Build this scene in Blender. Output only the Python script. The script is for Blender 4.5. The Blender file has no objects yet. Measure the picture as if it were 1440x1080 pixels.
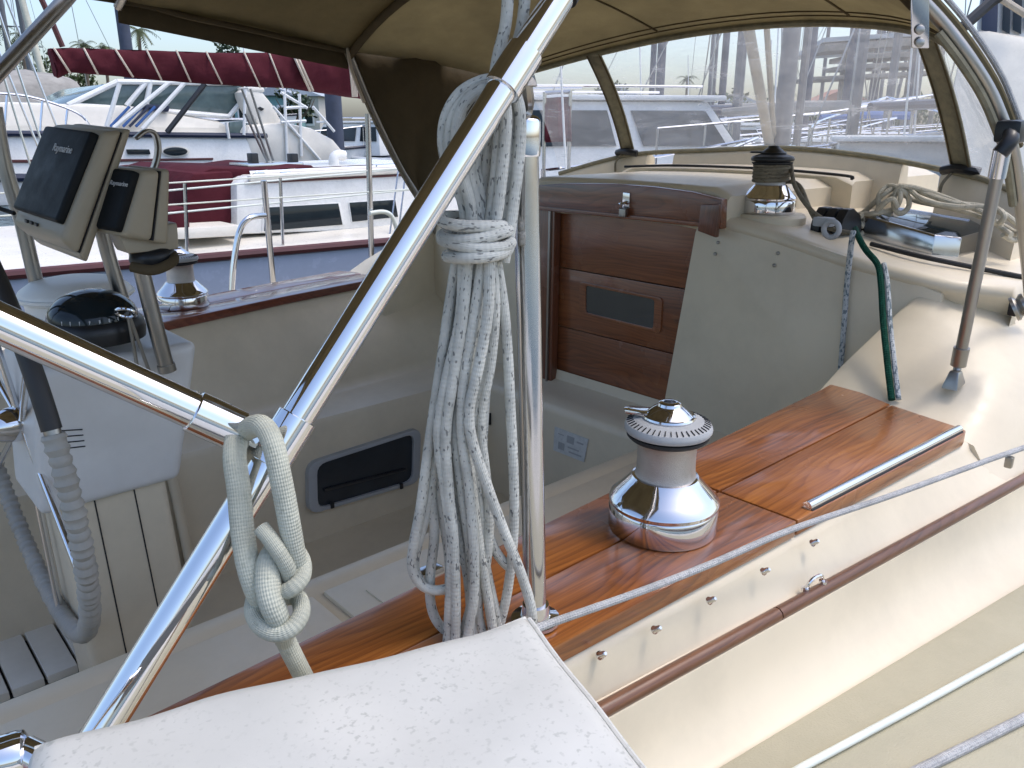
import bpy, bmesh, math, random
import numpy as np
from mathutils import Vector, Matrix
random.seed(7)
R_ = math.radians
sc = bpy.context.scene
C = sc.collection
# ------------------------------------------------------------------ camera, world, sun, exposure
# boat axes: +X to the bow, +Y to port, +Z up; z = 0 is the top of the cockpit coaming, the water lies at -1.5
FPX, PITCH, HEAD = 1120.0, R_(17.8), R_(48.0)
EYE = np.array([0.0, 0.0, 0.54])
cam = bpy.data.cameras.new('camera'); camo = bpy.data.objects.new('camera', cam); C.objects.link(camo)
cam.sensor_width = 36.0; cam.lens = 36.0 * FPX / 1440.0
cam.clip_start = 0.02; cam.clip_end = 5000
camo.location = EYE
camo.rotation_euler = (math.pi/2 - PITCH, 0, HEAD - math.pi/2)
sc.camera = camo
SUN_EL, SUN_AZ = R_(66), math.atan2(-0.63, 0.77)      # direction towards the sun, azimuth from +X
w = bpy.data.worlds.new('World'); sc.world = w; w.use_nodes = True
wn = w.node_tree; bg = wn.nodes['Background']
sky = wn.nodes.new('ShaderNodeTexSky'); sky.sky_type = 'NISHITA'; sky.sun_disc = False
sky.sun_elevation = SUN_EL; sky.sun_rotation = math.pi/2 - SUN_AZ
sky.air_density = 1.0; sky.dust_density = 3.2; sky.ozone_density = 2.5
wn.links.new(sky.outputs[0], bg.inputs[0]); bg.inputs[1].default_value = 0.15
sl = bpy.data.lights.new('sun', 'SUN'); sl.energy = 0.5; sl.angle = R_(10); sl.color = (1, .95, .87)
so = bpy.data.objects.new('sun', sl); C.objects.link(so)
sd = Vector((math.cos(SUN_AZ)*math.cos(SUN_EL), math.sin(SUN_AZ)*math.cos(SUN_EL), math.sin(SUN_EL)))
so.rotation_euler = sd.to_track_quat('Z', 'Y').to_euler(); so.location = (0, 0, 20)
vs = sc.view_settings; vs.view_transform = 'Standard'; vs.look = 'None'; vs.gamma = 1; vs.exposure = 1.02
sc.render.resolution_x = 1024; sc.render.resolution_y = 768

# ------------------------------------------------------------------ survey helpers: sight lines meeting known planes of the boat
_H = np.array([math.cos(HEAD), math.sin(HEAD), 0]); _R = np.array([math.sin(HEAD), -math.cos(HEAD), 0]); _Z = np.array([0, 0, 1.0])
_F = _H*math.cos(PITCH) - _Z*math.sin(PITCH); _U = _H*math.sin(PITCH) + _Z*math.cos(PITCH)
def ray(u, v): return _F + _R*(u-720)/FPX + _U*(540-v)/FPX
def D(u, v, d): return EYE + ray(u, v)*d
def _on(u, v, ax, val):
    r = ray(u, v); return EYE + r*(val-EYE[ax])/r[ax]
def PX(u, v, x): return _on(u, v, 0, x)
def PY(u, v, y): return _on(u, v, 1, y)
def PZ(u, v, z): return _on(u, v, 2, z)
def V(*a): return np.array(a, float)

# ------------------------------------------------------------------ materials
def nmat(name):
    m = bpy.data.materials.new(name); m.use_nodes = True
    return m, m.node_tree, m.node_tree.nodes['Principled BSDF']
def N(nt, typ, **kw):
    n = nt.nodes.new(typ)
    for k, v in kw.items():
        if k in n.inputs: n.inputs[k].default_value = v
        else: setattr(n, k, v)
    return n
def coords(nt, scale=(1, 1, 1), kind='Object', rnd=False):
    tc = N(nt, 'ShaderNodeTexCoord'); mp = N(nt, 'ShaderNodeMapping'); mp.inputs['Scale'].default_value = scale
    nt.links.new(tc.outputs[kind], mp.inputs[0])
    if rnd:
        oi = N(nt, 'ShaderNodeObjectInfo'); mu = N(nt, 'ShaderNodeMath', operation='MULTIPLY'); mu.inputs[1].default_value = 17.3
        cb = N(nt, 'ShaderNodeCombineXYZ')
        nt.links.new(oi.outputs['Random'], mu.inputs[0])
        for i in range(3): nt.links.new(mu.outputs[0], cb.inputs[i])
        nt.links.new(cb.outputs[0], mp.inputs['Location'])
    return mp
def ramp(nt, stops):
    r = N(nt, 'ShaderNodeValToRGB'); e = r.color_ramp.elements
    while len(e) < len(stops): e.new(.5)
    for i, (p, c) in enumerate(stops):
        e[i].position = p; e[i].color = (c[0], c[1], c[2], 1) if not isinstance(c, (int, float)) else (c, c, c, 1)
    return r
def bump(nt, b, src, strength=.2, dist=.001):
    bp = N(nt, 'ShaderNodeBump'); bp.inputs['Strength'].default_value = strength; bp.inputs['Distance'].default_value = dist
    nt.links.new(src, bp.inputs['Height']); nt.links.new(bp.outputs[0], b.inputs['Normal']); return bp
def plain(name, col, rough=.5, metal=0, var=.12, scale=8, coat=0, bmp=0, bscale=300, rvar=.08, spec=.5, rnd=True):
    m, nt, b = nmat(name)
    mp = coords(nt, rnd=rnd); no = N(nt, 'ShaderNodeTexNoise', Scale=scale, Detail=6.0, Roughness=.65)
    nt.links.new(mp.outputs[0], no.inputs['Vector'])
    lo = [c*(1-var) for c in col]; hi = [min(1, c*(1+var)) for c in col]
    r = ramp(nt, [(.3, lo), (.7, hi)]); nt.links.new(no.outputs[0], r.inputs[0]); nt.links.new(r.outputs[0], b.inputs['Base Color'])
    r2 = ramp(nt, [(.3, max(0, rough-rvar)), (.7, min(1, rough+rvar))]); nt.links.new(no.outputs[0], r2.inputs[0]); nt.links.new(r2.outputs[0], b.inputs['Roughness'])
    b.inputs['Metallic'].default_value = metal; b.inputs['Coat Weight'].default_value = coat; b.inputs['Coat Roughness'].default_value = .08
    b.inputs['Specular IOR Level'].default_value = spec
    if bmp:
        n2 = N(nt, 'ShaderNodeTexNoise', Scale=bscale, Detail=3.0); nt.links.new(mp.outputs[0], n2.inputs['Vector']); bump(nt, b, n2.outputs[0], bmp, .001)
    return m
def gelcoat(name, col, rough=.3, grain=0):
    m, nt, b = nmat(name)
    mp = coords(nt); no = N(nt, 'ShaderNodeTexNoise', Scale=2.2, Detail=8.0, Roughness=.7); nt.links.new(mp.outputs[0], no.inputs['Vector'])
    r = ramp(nt, [(.32, [c*.86 for c in col]), (.55, col), (.75, [min(1, c*1.04) for c in col])]); nt.links.new(no.outputs[0], r.inputs[0])
    # small dirt specks and drip stains with a shape of their own
    n2 = N(nt, 'ShaderNodeTexNoise', Scale=34.0, Detail=5.0, Roughness=.8); nt.links.new(mp.outputs[0], n2.inputs['Vector'])
    r2 = ramp(nt, [(.66, 0.0), (.80, .2)]); nt.links.new(n2.outputs[0], r2.inputs[0])
    mx = N(nt, 'ShaderNodeMixRGB'); mx.inputs[2].default_value = (.24, .20, .14, 1)
    nt.links.new(r2.outputs[0], mx.inputs[0]); nt.links.new(r.outputs[0], mx.inputs[1]); nt.links.new(mx.outputs[0], b.inputs['Base Color'])
    r3 = ramp(nt, [(.3, rough-.07), (.75, rough+.15)]); nt.links.new(n2.outputs[0], r3.inputs[0]); nt.links.new(r3.outputs[0], b.inputs['Roughness'])
    b.inputs['Specular IOR Level'].default_value = .5
    n3 = N(nt, 'ShaderNodeTexNoise', Scale=14.0 if not grain else 420.0, Detail=2.0); nt.links.new(mp.outputs[0], n3.inputs['Vector'])
    bump(nt, b, n3.outputs[0], .012 if not grain else grain, .004 if not grain else .0015)
    return m
def wood(name, dark, mid, light, coat=1.0, axis=0, scale=1.0, rough=.35, crough=.06):
    m, nt, b = nmat(name)
    def noise(across, along, sc_=1.0, det=4.0, dist=0.0, rg=.6):
        s_ = [across*scale]*3; s_[axis] = along*scale
        mp = coords(nt, s_, rnd=True); n = N(nt, 'ShaderNodeTexNoise', Scale=sc_, Detail=det, Roughness=rg, Distortion=dist)
        nt.links.new(mp.outputs[0], n.inputs['Vector']); return n
    def mad(src, k, add=None, c=0.0):
        a = N(nt, 'ShaderNodeMath', operation='MULTIPLY_ADD'); a.inputs[1].default_value = k; a.inputs[2].default_value = c
        nt.links.new(src, a.inputs[0])
        if add is not None: nt.links.new(add, a.inputs[2])
        return a.outputs[0]
    broad = noise(9, 1.1, det=3.0)                       # slow change of tone across the plank
    warp = noise(7, 1.6, det=2.0)
    # growth rings: a warped ramp across the plank, folded into thin late-wood lines
    tc = N(nt, 'ShaderNodeTexCoord'); sp = N(nt, 'ShaderNodeSeparateXYZ'); nt.links.new(tc.outputs['Object'], sp.inputs[0])
    oth = [k for k in range(3) if k != axis]
    y1 = mad(sp.outputs[oth[0]], 70.0*scale); y2 = mad(sp.outputs[oth[1]], 70.0*scale, y1)
    ph = mad(warp.outputs[0], 15.0, y2)
    fr_ = N(nt, 'ShaderNodeMath', operation='FRACT'); nt.links.new(ph, fr_.inputs[0])
    ln = ramp(nt, [(0.0, .25), (.55, .62), (.80, .60), (.93, .10), (1.0, .25)]); nt.links.new(fr_.outputs[0], ln.inputs[0])
    pore = noise(420, 9, det=2.0); fib = noise(120, 2.2, det=5.0, dist=.4)
    t = mad(ln.outputs[0], .22, mad(broad.outputs[0], .55, None, .04)); t = mad(fib.outputs[0], .40, t); t = mad(pore.outputs[0], .22, t)
    r = ramp(nt, [(.52, dark), (.72, mid), (.92, light)]); nt.links.new(t, r.inputs[0]); nt.links.new(r.outputs[0], b.inputs['Base Color'])
    b.inputs['Roughness'].default_value = rough; b.inputs['Coat Weight'].default_value = coat
    cn = N(nt, 'ShaderNodeTexNoise', Scale=9.0, Detail=3.0); nt.links.new(coords(nt).outputs[0], cn.inputs['Vector'])
    cr = ramp(nt, [(.40, crough), (.70, crough*3.5)]); nt.links.new(cn.outputs[0], cr.inputs[0]); nt.links.new(cr.outputs[0], b.inputs['Coat Roughness'])
    bump(nt, b, t, .12, .0006)
    c2 = N(nt, 'ShaderNodeTexNoise', Scale=28.0, Detail=2.0); nt.links.new(coords(nt).outputs[0], c2.inputs['Vector'])
    cb = N(nt, 'ShaderNodeBump'); cb.inputs['Strength'].default_value = .05; cb.inputs['Distance'].default_value = .003
    nt.links.new(c2.outputs[0], cb.inputs['Height']); nt.links.new(cb.outputs[0], b.inputs['Coat Normal'])
    return m
def steel(name, col=(.72, .72, .74), rough=.07, smudge=.10):
    m, nt, b = nmat(name)
    b.inputs['Metallic'].default_value = 1; b.inputs['Base Color'].default_value = (*col, 1)
    mp = coords(nt, rnd=True); no = N(nt, 'ShaderNodeTexNoise', Scale=24.0, Detail=7.0, Roughness=.7); nt.links.new(mp.outputs[0], no.inputs['Vector'])
    r = ramp(nt, [(.42, rough), (.78, rough+smudge)]); nt.links.new(no.outputs[0], r.inputs[0]); nt.links.new(r.outputs[0], b.inputs['Roughness'])
    n2 = N(nt, 'ShaderNodeTexNoise', Scale=30.0, Detail=1.0); nt.links.new(mp.outputs[0], n2.inputs['Vector']); bump(nt, b, n2.outputs[0], .012, .001)
    return m
def rope_mat(name, base, fleck, amount=.62, braid=1.0, across=8, pitch=.011, fs=1.0):
    m, nt, b = nmat(name)
    tc = N(nt, 'ShaderNodeTexCoord'); sp = N(nt, 'ShaderNodeSeparateXYZ'); nt.links.new(tc.outputs['UV'], sp.inputs[0])
    def lin(a, bb, op):
        x = N(nt, 'ShaderNodeMath', operation='MULTIPLY'); x.inputs[1].default_value = a; nt.links.new(sp.outputs[0], x.inputs[0])
        y = N(nt, 'ShaderNodeMath', operation='MULTIPLY'); y.inputs[1].default_value = bb; nt.links.new(sp.outputs[1], y.inputs[0])
        z = N(nt, 'ShaderNodeMath', operation=op); nt.links.new(x.outputs[0], z.inputs[0]); nt.links.new(y.outputs[0], z.inputs[1])
        s = N(nt, 'ShaderNodeMath', operation='SINE'); nt.links.new(z.outputs[0], s.inputs[0]); return s
    k = 2*math.pi
    s1 = lin(k*across, k/pitch, 'ADD'); s2 = lin(k*across, k/pitch, 'SUBTRACT')
    mx = N(nt, 'ShaderNodeMath', operation='MULTIPLY'); nt.links.new(s1.outputs[0], mx.inputs[0]); nt.links.new(s2.outputs[0], mx.inputs[1])
    mp = N(nt, 'ShaderNodeMapping'); mp.inputs['Scale'].default_value = (7*fs, 85*fs, 1); nt.links.new(tc.outputs['UV'], mp.inputs[0])
    oi = N(nt, 'ShaderNodeObjectInfo'); nt.links.new(oi.outputs['Random'], mp.inputs['Location'])
    vo = N(nt, 'ShaderNodeTexNoise', Scale=1.0, Detail=1.0); nt.links.new(mp.outputs[0], vo.inputs['Vector'])
    r = ramp(nt, [(amount, 0.0), (amount+.04, .7)]); nt.links.new(vo.outputs[0], r.inputs[0])
    m2 = coords(nt, (30, 30, 30)); d = N(nt, 'ShaderNodeTexNoise', Scale=1.0, Detail=6.0); nt.links.new(m2.outputs[0], d.inputs['Vector'])
    dr = ramp(nt, [(.3, [c*.72 for c in base]), (.65, base)]); nt.links.new(d.outputs[0], dr.inputs[0])
    cm = N(nt, 'ShaderNodeMixRGB'); cm.inputs[2].default_value = (*fleck, 1); nt.links.new(r.outputs[0], cm.inputs[0]); nt.links.new(dr.outputs[0], cm.inputs[1])
    nt.links.new(cm.outputs[0], b.inputs['Base Color'])
    b.inputs['Roughness'].default_value = .85; b.inputs['Specular IOR Level'].default_value = .2
    bump(nt, b, mx.outputs[0], .55*braid, .0012)
    return m
def canvas(name, col, trans=.25, scale=900):
    m, nt, b = nmat(name)
    mp = coords(nt); no = N(nt, 'ShaderNodeTexNoise', Scale=3.0, Detail=7.0, Roughness=.65); nt.links.new(mp.outputs[0], no.inputs['Vector'])
    r = ramp(nt, [(.3, [c*.72 for c in col]), (.7, [c*1.12 for c in col])]); nt.links.new(no.outputs[0], r.inputs[0]); nt.links.new(r.outputs[0], b.inputs['Base Color'])
    b.inputs['Roughness'].default_value = .9; b.inputs['Specular IOR Level'].default_value = .15
    n2 = N(nt, 'ShaderNodeTexNoise', Scale=9.0, Detail=4.0); nt.links.new(mp.outputs[0], n2.inputs['Vector']); bump(nt, b, n2.outputs[0], .6, .02)
    tr = N(nt, 'ShaderNodeBsdfTranslucent'); nt.links.new(r.outputs[0], tr.inputs[0])
    mx = N(nt, 'ShaderNodeMixShader'); mx.inputs[0].default_value = trans
    nt.links.new(b.outputs[0], mx.inputs[1]); nt.links.new(tr.outputs[0], mx.inputs[2]); nt.links.new(mx.outputs[0], nt.nodes['Material Output'].inputs[0])
    return m
def vinyl(name):
    m, nt, b = nmat(name)
    mp = coords(nt, (1.2, 2.2, 9)); no = N(nt, 'ShaderNodeTexNoise', Scale=3.2, Detail=8.0, Roughness=.7, Distortion=.8); nt.links.new(mp.outputs[0], no.inputs['Vector'])
    tr = N(nt, 'ShaderNodeBsdfTransparent'); tr.inputs[0].default_value = (.95, .955, .96, 1)
    df = N(nt, 'ShaderNodeBsdfTranslucent'); df.inputs[0].default_value = (.88, .89, .90, 1)
    dd = N(nt, 'ShaderNodeBsdfDiffuse'); dd.inputs[0].default_value = (.80, .81, .82, 1)
    md = N(nt, 'ShaderNodeMixShader'); nt.links.new(df.outputs[0], md.inputs[1]); nt.links.new(dd.outputs[0], md.inputs[2]); md.inputs[0].default_value = .45
    r = ramp(nt, [(.34, .14), (.58, .24), (.80, .55)]); nt.links.new(no.outputs[0], r.inputs[0])
    m1 = N(nt, 'ShaderNodeMixShader'); nt.links.new(r.outputs[0], m1.inputs[0]); nt.links.new(tr.outputs[0], m1.inputs[1]); nt.links.new(md.outputs[0], m1.inputs[2])
    gl = N(nt, 'ShaderNodeBsdfGlossy'); gl.inputs['Roughness'].default_value = .12
    fr = N(nt, 'ShaderNodeFresnel'); fr.inputs[0].default_value = 1.6
    n2 = N(nt, 'ShaderNodeTexNoise', Scale=7.0, Detail=3.0); nt.links.new(coords(nt).outputs[0], n2.inputs['Vector'])
    bp = N(nt, 'ShaderNodeBump'); bp.inputs['Strength'].default_value = .4; bp.inputs['Distance'].default_value = .02
    nt.links.new(n2.outputs[0], bp.inputs['Height']); nt.links.new(bp.outputs[0], gl.inputs['Normal'])
    m2 = N(nt, 'ShaderNodeMixShader'); nt.links.new(fr.outputs[0], m2.inputs[0]); nt.links.new(m1.outputs[0], m2.inputs[1]); nt.links.new(gl.outputs[0], m2.inputs[2])
    nt.links.new(m2.outputs[0], nt.nodes['Material Output'].inputs[0])
    return m
def leafmat(name, col):
    m = plain(name, col, .6, var=.45, scale=1.5, rnd=False); return m
M = {}
M['gel'] = gelcoat('cream_gelcoat', (.70, .61, .46), .36)
M['gel_in'] = M['gel']
M['nonskid'] = gelcoat('nonskid_deck', (.43, .395, .285), .62, grain=.5)
M['teak'] = wood('varnished_teak', (.08, .021, .005), (.26, .080, .015), (.43, .158, .033), coat=.75, crough=.09)
M['teak_dull'] = wood('oiled_teak', (.06, .022, .010), (.13, .050, .021), (.19, .08, .036), coat=.25, crough=.25)
M['mahog'] = wood('dark_varnished_board', (.075, .022, .008), (.20, .062, .021), (.31, .108, .036), coat=.9, axis=1, crough=.10)
M['mahog_v'] = wood('dark_varnished_trim', (.06, .017, .008), (.15, .046, .02), (.22, .075, .033), coat=.9, axis=2, crough=.10)
M['teak_port'] = wood('reddish_varnished_teak', (.07, .015, .008), (.17, .04, .018), (.26, .075, .035))
M['chrome'] = steel('polished_stainless', (.78, .78, .80), .035, .06)
M['chrome2'] = steel('chromed_bronze', (.72, .71, .72), .05, .12)
M['steel'] = steel('brushed_stainless', (.58, .58, .59), .13, .08)
M['steel_old'] = steel('dull_stainless', (.36, .345, .32), .3, .2)
M['drum'] = plain('gritty_drum', (.50, .47, .44), .42, metal=.9, bmp=.9, bscale=900, scale=40)
M['ring'] = plain('grey_composite', (.38, .39, .40), .5, bmp=.3, bscale=500)
M['black'] = plain('black_plastic', (.012, .013, .015), .38, scale=30)
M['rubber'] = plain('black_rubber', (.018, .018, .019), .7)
M['cover'] = plain('sun_cover_plastic', (.007, .0085, .010), .55, scale=20, bmp=.15, spec=.22)
M['pod'] = plain('beige_instrument_case', (.40, .345, .25), .42, var=.08)
M['white'] = gelcoat('white_gelcoat', (.80, .80, .78), .25)
M['offwhite'] = gelcoat('cream_white_gelcoat', (.78, .74, .66), .3)
M['plastic_w'] = plain('white_plastic', (.67, .655, .63), .42, var=.06)
M['bowl'] = plain('milky_plastic', (.84, .83, .78), .4, var=.05)
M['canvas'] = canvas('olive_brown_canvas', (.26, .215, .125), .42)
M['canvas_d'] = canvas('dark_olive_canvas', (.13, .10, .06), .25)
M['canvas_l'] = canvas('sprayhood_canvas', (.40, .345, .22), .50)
M['maroon'] = canvas('maroon_sail_cover', (.085, .016, .024), .06)
M['tarp'] = canvas('grey_tarp', (.36, .345, .32), .05)
M['vinyl'] = vinyl('hazy_clear_vinyl')
M['glass'] = plain('tinted_window', (.012, .018, .022), .05, var=.1, spec=.35)
M['glass_r'] = plain('washboard_glass', (.03, .038, .042), .03, var=.2, spec=1.0, rvar=.01, coat=1)
M['glass_p'] = plain('smoked_portlight', (.018, .024, .032), .12, var=.2, spec=.6)
M['strap'] = plain('olive_webbing', (.22, .20, .135), .85, var=.25, scale=40)
M['vang'] = plain('weathered_spar', (.27, .245, .19), .5)
M['glass_g'] = plain('greenish_windscreen', (.085, .125, .125), .07, var=.2, spec=.6)
M['rope_w'] = rope_mat('white_flecked_braid', (.62, .62, .57), (.06, .065, .07), .63, .6, 9, .0095, 1.6)
M['rope_k'] = rope_mat('pale_green_nylon_braid', (.54, .545, .455), (.37, .38, .31), .66, .7, 14, .0055)
M['rope_g'] = rope_mat('green_braid', (.004, .058, .036), (.012, .10, .065), .6)
M['rope_b'] = rope_mat('white_blue_fleck_braid', (.58, .60, .60), (.02, .07, .10), .54, fs=1.1)
M['rope_c'] = rope_mat('cream_braid', (.58, .53, .42), (.3, .27, .2), .68)
M['rope_br'] = rope_mat('weathered_brown_braid', (.27, .235, .17), (.12, .10, .07), .6)
M['rope_gr'] = rope_mat('grey_wire_braid', (.50, .50, .50), (.33, .33, .34), .55, .9, 6, .007, 2)
M['lifeline'] = plain('white_vinyl_lifeline', (.68, .72, .66), .4)
M['cord'] = plain('beige_cord', (.55, .47, .38), .8)
M['leather'] = plain('grey_wheel_leather', (.40, .38, .34), .6, bmp=.4, bscale=200)
M['darkwrap'] = plain('dark_wheel_tape', (.035, .033, .032), .5)
M['stamp'] = plain('grey_print', (.55, .56, .57), .6)
M['placard'] = plain('printed_placard', (.60, .61, .60), .4, var=.12, scale=60)
M['slat'] = plain('white_grating', (.68, .65, .58), .5, var=.08)
def cushion_mat():
    m, nt, b = nmat('mildewed_white_vinyl')
    mp = coords(nt); v = N(nt, 'ShaderNodeTexNoise', Scale=230.0, Detail=2.0, Roughness=.5); nt.links.new(mp.outputs[0], v.inputs['Vector'])
    n1 = N(nt, 'ShaderNodeTexNoise', Scale=9.0, Detail=5.0); nt.links.new(mp.outputs[0], n1.inputs['Vector'])
    n2 = N(nt, 'ShaderNodeTexNoise', Scale=210.0, Detail=2.0); nt.links.new(mp.outputs[0], n2.inputs['Vector'])
    sp = ramp(nt, [(.585, 0.0), (.70, 1.0)]); nt.links.new(v.outputs[0], sp.inputs[0])
    zone = ramp(nt, [(.42, .03), (.66, .42)]); nt.links.new(n1.outputs[0], zone.inputs[0])
    mu = N(nt, 'ShaderNodeMath', operation='MULTIPLY'); nt.links.new(sp.outputs[0], mu.inputs[0]); nt.links.new(zone.outputs[0], mu.inputs[1])
    fine = ramp(nt, [(.66, 0.0), (.74, .22)]); nt.links.new(n2.outputs[0], fine.inputs[0])
    ad = N(nt, 'ShaderNodeMath', operation='ADD'); nt.links.new(mu.outputs[0], ad.inputs[0]); nt.links.new(fine.outputs[0], ad.inputs[1])
    base = ramp(nt, [(.3, (.47, .475, .455)), (.7, (.575, .575, .55))]); nt.links.new(n1.outputs[0], base.inputs[0])
    mx = N(nt, 'ShaderNodeMixRGB'); mx.inputs[2].default_value = (.22, .24, .22, 1); nt.links.new(ad.outputs[0], mx.inputs[0]); nt.links.new(base.outputs[0], mx.inputs[1])
    nt.links.new(mx.outputs[0], b.inputs['Base Color']); b.inputs['Roughness'].default_value = .5
    bump(nt, b, n2.outputs[0], .15, .001)
    return m
M['cushion'] = cushion_mat()
def water_mat():
    m, nt, b = nmat('harbour_water')
    b.inputs['Base Color'].default_value = (.035, .05, .045, 1); b.inputs['Roughness'].default_value = .06; b.inputs['IOR'].default_value = 1.33
    mp = coords(nt); n = N(nt, 'ShaderNodeTexNoise', Scale=1.6, Detail=4.0); nt.links.new(mp.outputs[0], n.inputs['Vector']); bump(nt, b, n.outputs[0], .6, .08)
    return m
M['water'] = water_mat()
M['hull_blue'] = plain('blue_grey_hull', (.42, .46, .56), .25, var=.05)
M['toerail'] = plain('maroon_toe_rail', (.085, .022, .022), .4)
M['navy'] = plain('navy_paint', (.012, .02, .05), .35)
M['blue'] = plain('blue_canvas', (.03, .10, .30), .7)
M['piling'] = plain('blue_grey_piling', (.05, .062, .095), .7, var=.3, scale=3)
M['mast'] = plain('aluminium_mast', (.13, .135, .145), .45, metal=.2)
M['mast_c'] = plain('cream_mast', (.62, .60, .48), .5)
M['dockwood'] = plain('grey_dock_timber', (.26, .235, .20), .8, var=.3)
M['roof_w'] = plain('metal_roof', (.40, .43, .46), .45)
M['roof_r'] = plain('terracotta_roof', (.36, .17, .11), .8)
M['wall_h'] = plain('pale_house_wall', (.55, .52, .46), .8)
M['wall_t'] = plain('teal_house_wall', (.20, .36, .36), .8)
M['bounce_pier'] = plain('bounce_pier_concrete', (.56, .52, .45), .85, var=.15, scale=2)
M['land'] = plain('shore_ground', (.16, .17, .09), .9, var=.4, scale=.3)
M['leaf'] = leafmat('tree_leaves', (.055, .085, .022))
M['leaf2'] = leafmat('palm_leaves', (.075, .095, .03))
M['leaf3'] = leafmat('dark_leaves', (.028, .05, .018))
M['bark'] = plain('tree_bark', (.14, .11, .08), .9, var=.3)

# ------------------------------------------------------------------ geometry helpers
ORG = {}
class G:
    """collects verts / faces / uvs; build() links them as ONE mesh object"""
    def __init__(s): s.v, s.f, s.uv = [], [], []
    def add(s, vs_, fs, uvs=None):
        o = len(s.v); s.v += [tuple(map(float, p)) for p in vs_]
        for i, f in enumerate(fs):
            s.f.append(tuple(o+k for k in f)); s.uv.append(uvs[i] if uvs else None)
        return s
    def tube(s, pts, r, n=12, closed=False, caps=True):
        P = [np.array(p, float) for p in pts]; m = len(P)
        rr = [r]*m if isinstance(r, (int, float)) else list(r)
        T = []
        for i in range(m):
            a = P[(i-1) % m] if (closed or i > 0) else P[i]; b = P[(i+1) % m] if (closed or i < m-1) else P[i]
            t = b-a; T.append(t/(np.linalg.norm(t)+1e-12))
        up = np.array([0, 0, 1.]) if abs(T[0][2]) < .9 else np.array([1., 0, 0])
        nn = np.cross(T[0], up); nn /= np.linalg.norm(nn); L = 0; Ls = []; vs_ = []
        for i in range(m):
            nn = nn - T[i]*np.dot(nn, T[i]); nn /= (np.linalg.norm(nn)+1e-12); bb = np.cross(T[i], nn)
            if i: L += np.linalg.norm(P[i]-P[i-1])
            Ls.append(L)
            for k in range(n):
                a = 2*math.pi*k/n; vs_.append(P[i] + (nn*math.cos(a)+bb*math.sin(a))*rr[i])
        fs, uv = [], []
        rng = m if closed else m-1
        for i in range(rng):
            j = (i+1) % m
            l1 = Ls[j] if j else L + np.linalg.norm(P[0]-P[-1])
            for k in range(n):
                k2 = (k+1) % n
                fs.append((i*n+k, i*n+k2, j*n+k2, j*n+k)); uv.append([(k/n, Ls[i]), ((k+1)/n, Ls[i]), ((k+1)/n, l1), (k/n, l1)])
        if caps and not closed:
            fs.append(tuple(range(n))[::-1]); uv.append([(0, 0)]*n); fs.append(tuple((m-1)*n+k for k in range(n))); uv.append([(0, 0)]*n)
        return s.add(vs_, fs, uv)
    def lathe(s, prof, n=40, o=(0, 0, 0), ax=(0, 0, 1), cap=True):
        ax = Vector(ax).normalized(); q = Vector((0, 0, 1)).rotation_difference(ax).to_matrix()
        vs_, fs = [], []
        for (r, z) in prof:
            for k in range(n):
                a = 2*math.pi*k/n; p = q @ Vector((r*math.cos(a), r*math.sin(a), z)); vs_.append((p.x+o[0], p.y+o[1], p.z+o[2]))
        for i in range(len(prof)-1):
            for k in range(n):
                k2 = (k+1) % n; fs.append((i*n+k, i*n+k2, (i+1)*n+k2, (i+1)*n+k))
        if cap:
            fs.append(tuple(range(n))[::-1]); fs.append(tuple((len(prof)-1)*n+k for k in range(n)))
        return s.add(vs_, fs)
    def grid(s, rows, close=False):
        m, n = len(rows), len(rows[0]); vs_ = [p for r in rows for p in r]; fs = []
        for i in range(m-1):
            for k in range(n if close else n-1):
                k2 = (k+1) % n; fs.append((i*n+k, i*n+k2, (i+1)*n+k2, (i+1)*n+k))
        return s.add(vs_, fs)
    def hexa(s, b, t):
        return s.add(list(b)+list(t), [(3, 2, 1, 0), (4, 5, 6, 7), (0, 1, 5, 4), (1, 2, 6, 5), (2, 3, 7, 6), (3, 0, 4, 7)])
    def box(s, c, sz):
        x, y, z = [k/2 for k in sz]; c = np.array(c, float)
        b = [c+np.array(k) for k in ((-x, -y, -z), (x, -y, -z), (x, y, -z), (-x, y, -z))]; t = [p+np.array((0, 0, 2*z)) for p in b]
        return s.hexa(b, t)
    def prism(s, poly, ext):
        e = np.array(ext, float); n = len(poly); a = [np.array(p, float) for p in poly]; b = [p+e for p in a]
        return s.add(a+b, [tuple(range(n))[::-1], tuple(range(n, 2*n))] + [(i, (i+1) % n, n+(i+1) % n, n+i) for i in range(n)])
    def build(s, name, mat, parent=None, bev=0, seg=2, smooth=40, fixn=False, thick=0, at=None):
        org = ORG.get(parent.name, V(0, 0, 0)) if parent else V(0, 0, 0)
        me = bpy.data.meshes.new(name)
        sub = V(0, 0, 0) if at is not None else org
        me.from_pydata([tuple(np.array(p)-sub) for p in s.v], [], s.f); me.update()
        if any(u is not None for u in s.uv):
            ul = me.uv_layers.new(name='UVMap'); li = 0
            for f, u in zip(s.f, s.uv):
                for k in range(len(f)):
                    ul.data[li].uv = u[k] if u is not None else (0, 0); li += 1
        if bev or fixn:
            bm = bmesh.new(); bm.from_mesh(me)
            if fixn: bmesh.ops.recalc_face_normals(bm, faces=bm.faces)
            if bev:
                ed = [e for e in bm.edges if len(e.link_faces) == 2 and e.calc_face_angle(0) > R_(30)]
                bmesh.ops.bevel(bm, geom=ed, offset=bev, segments=seg, profile=.6, affect='EDGES', clamp_overlap=True)
            bm.to_mesh(me); bm.free()
        o = bpy.data.objects.new(name, me); C.objects.link(o); me.materials.append(M[mat] if isinstance(mat, str) else mat)
        if at is not None: o.location = tuple(np.array(at, float)-org)
        if parent: o.parent = parent; ORG[o.name] = org
        else: ORG[o.name] = V(0, 0, 0)
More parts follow.
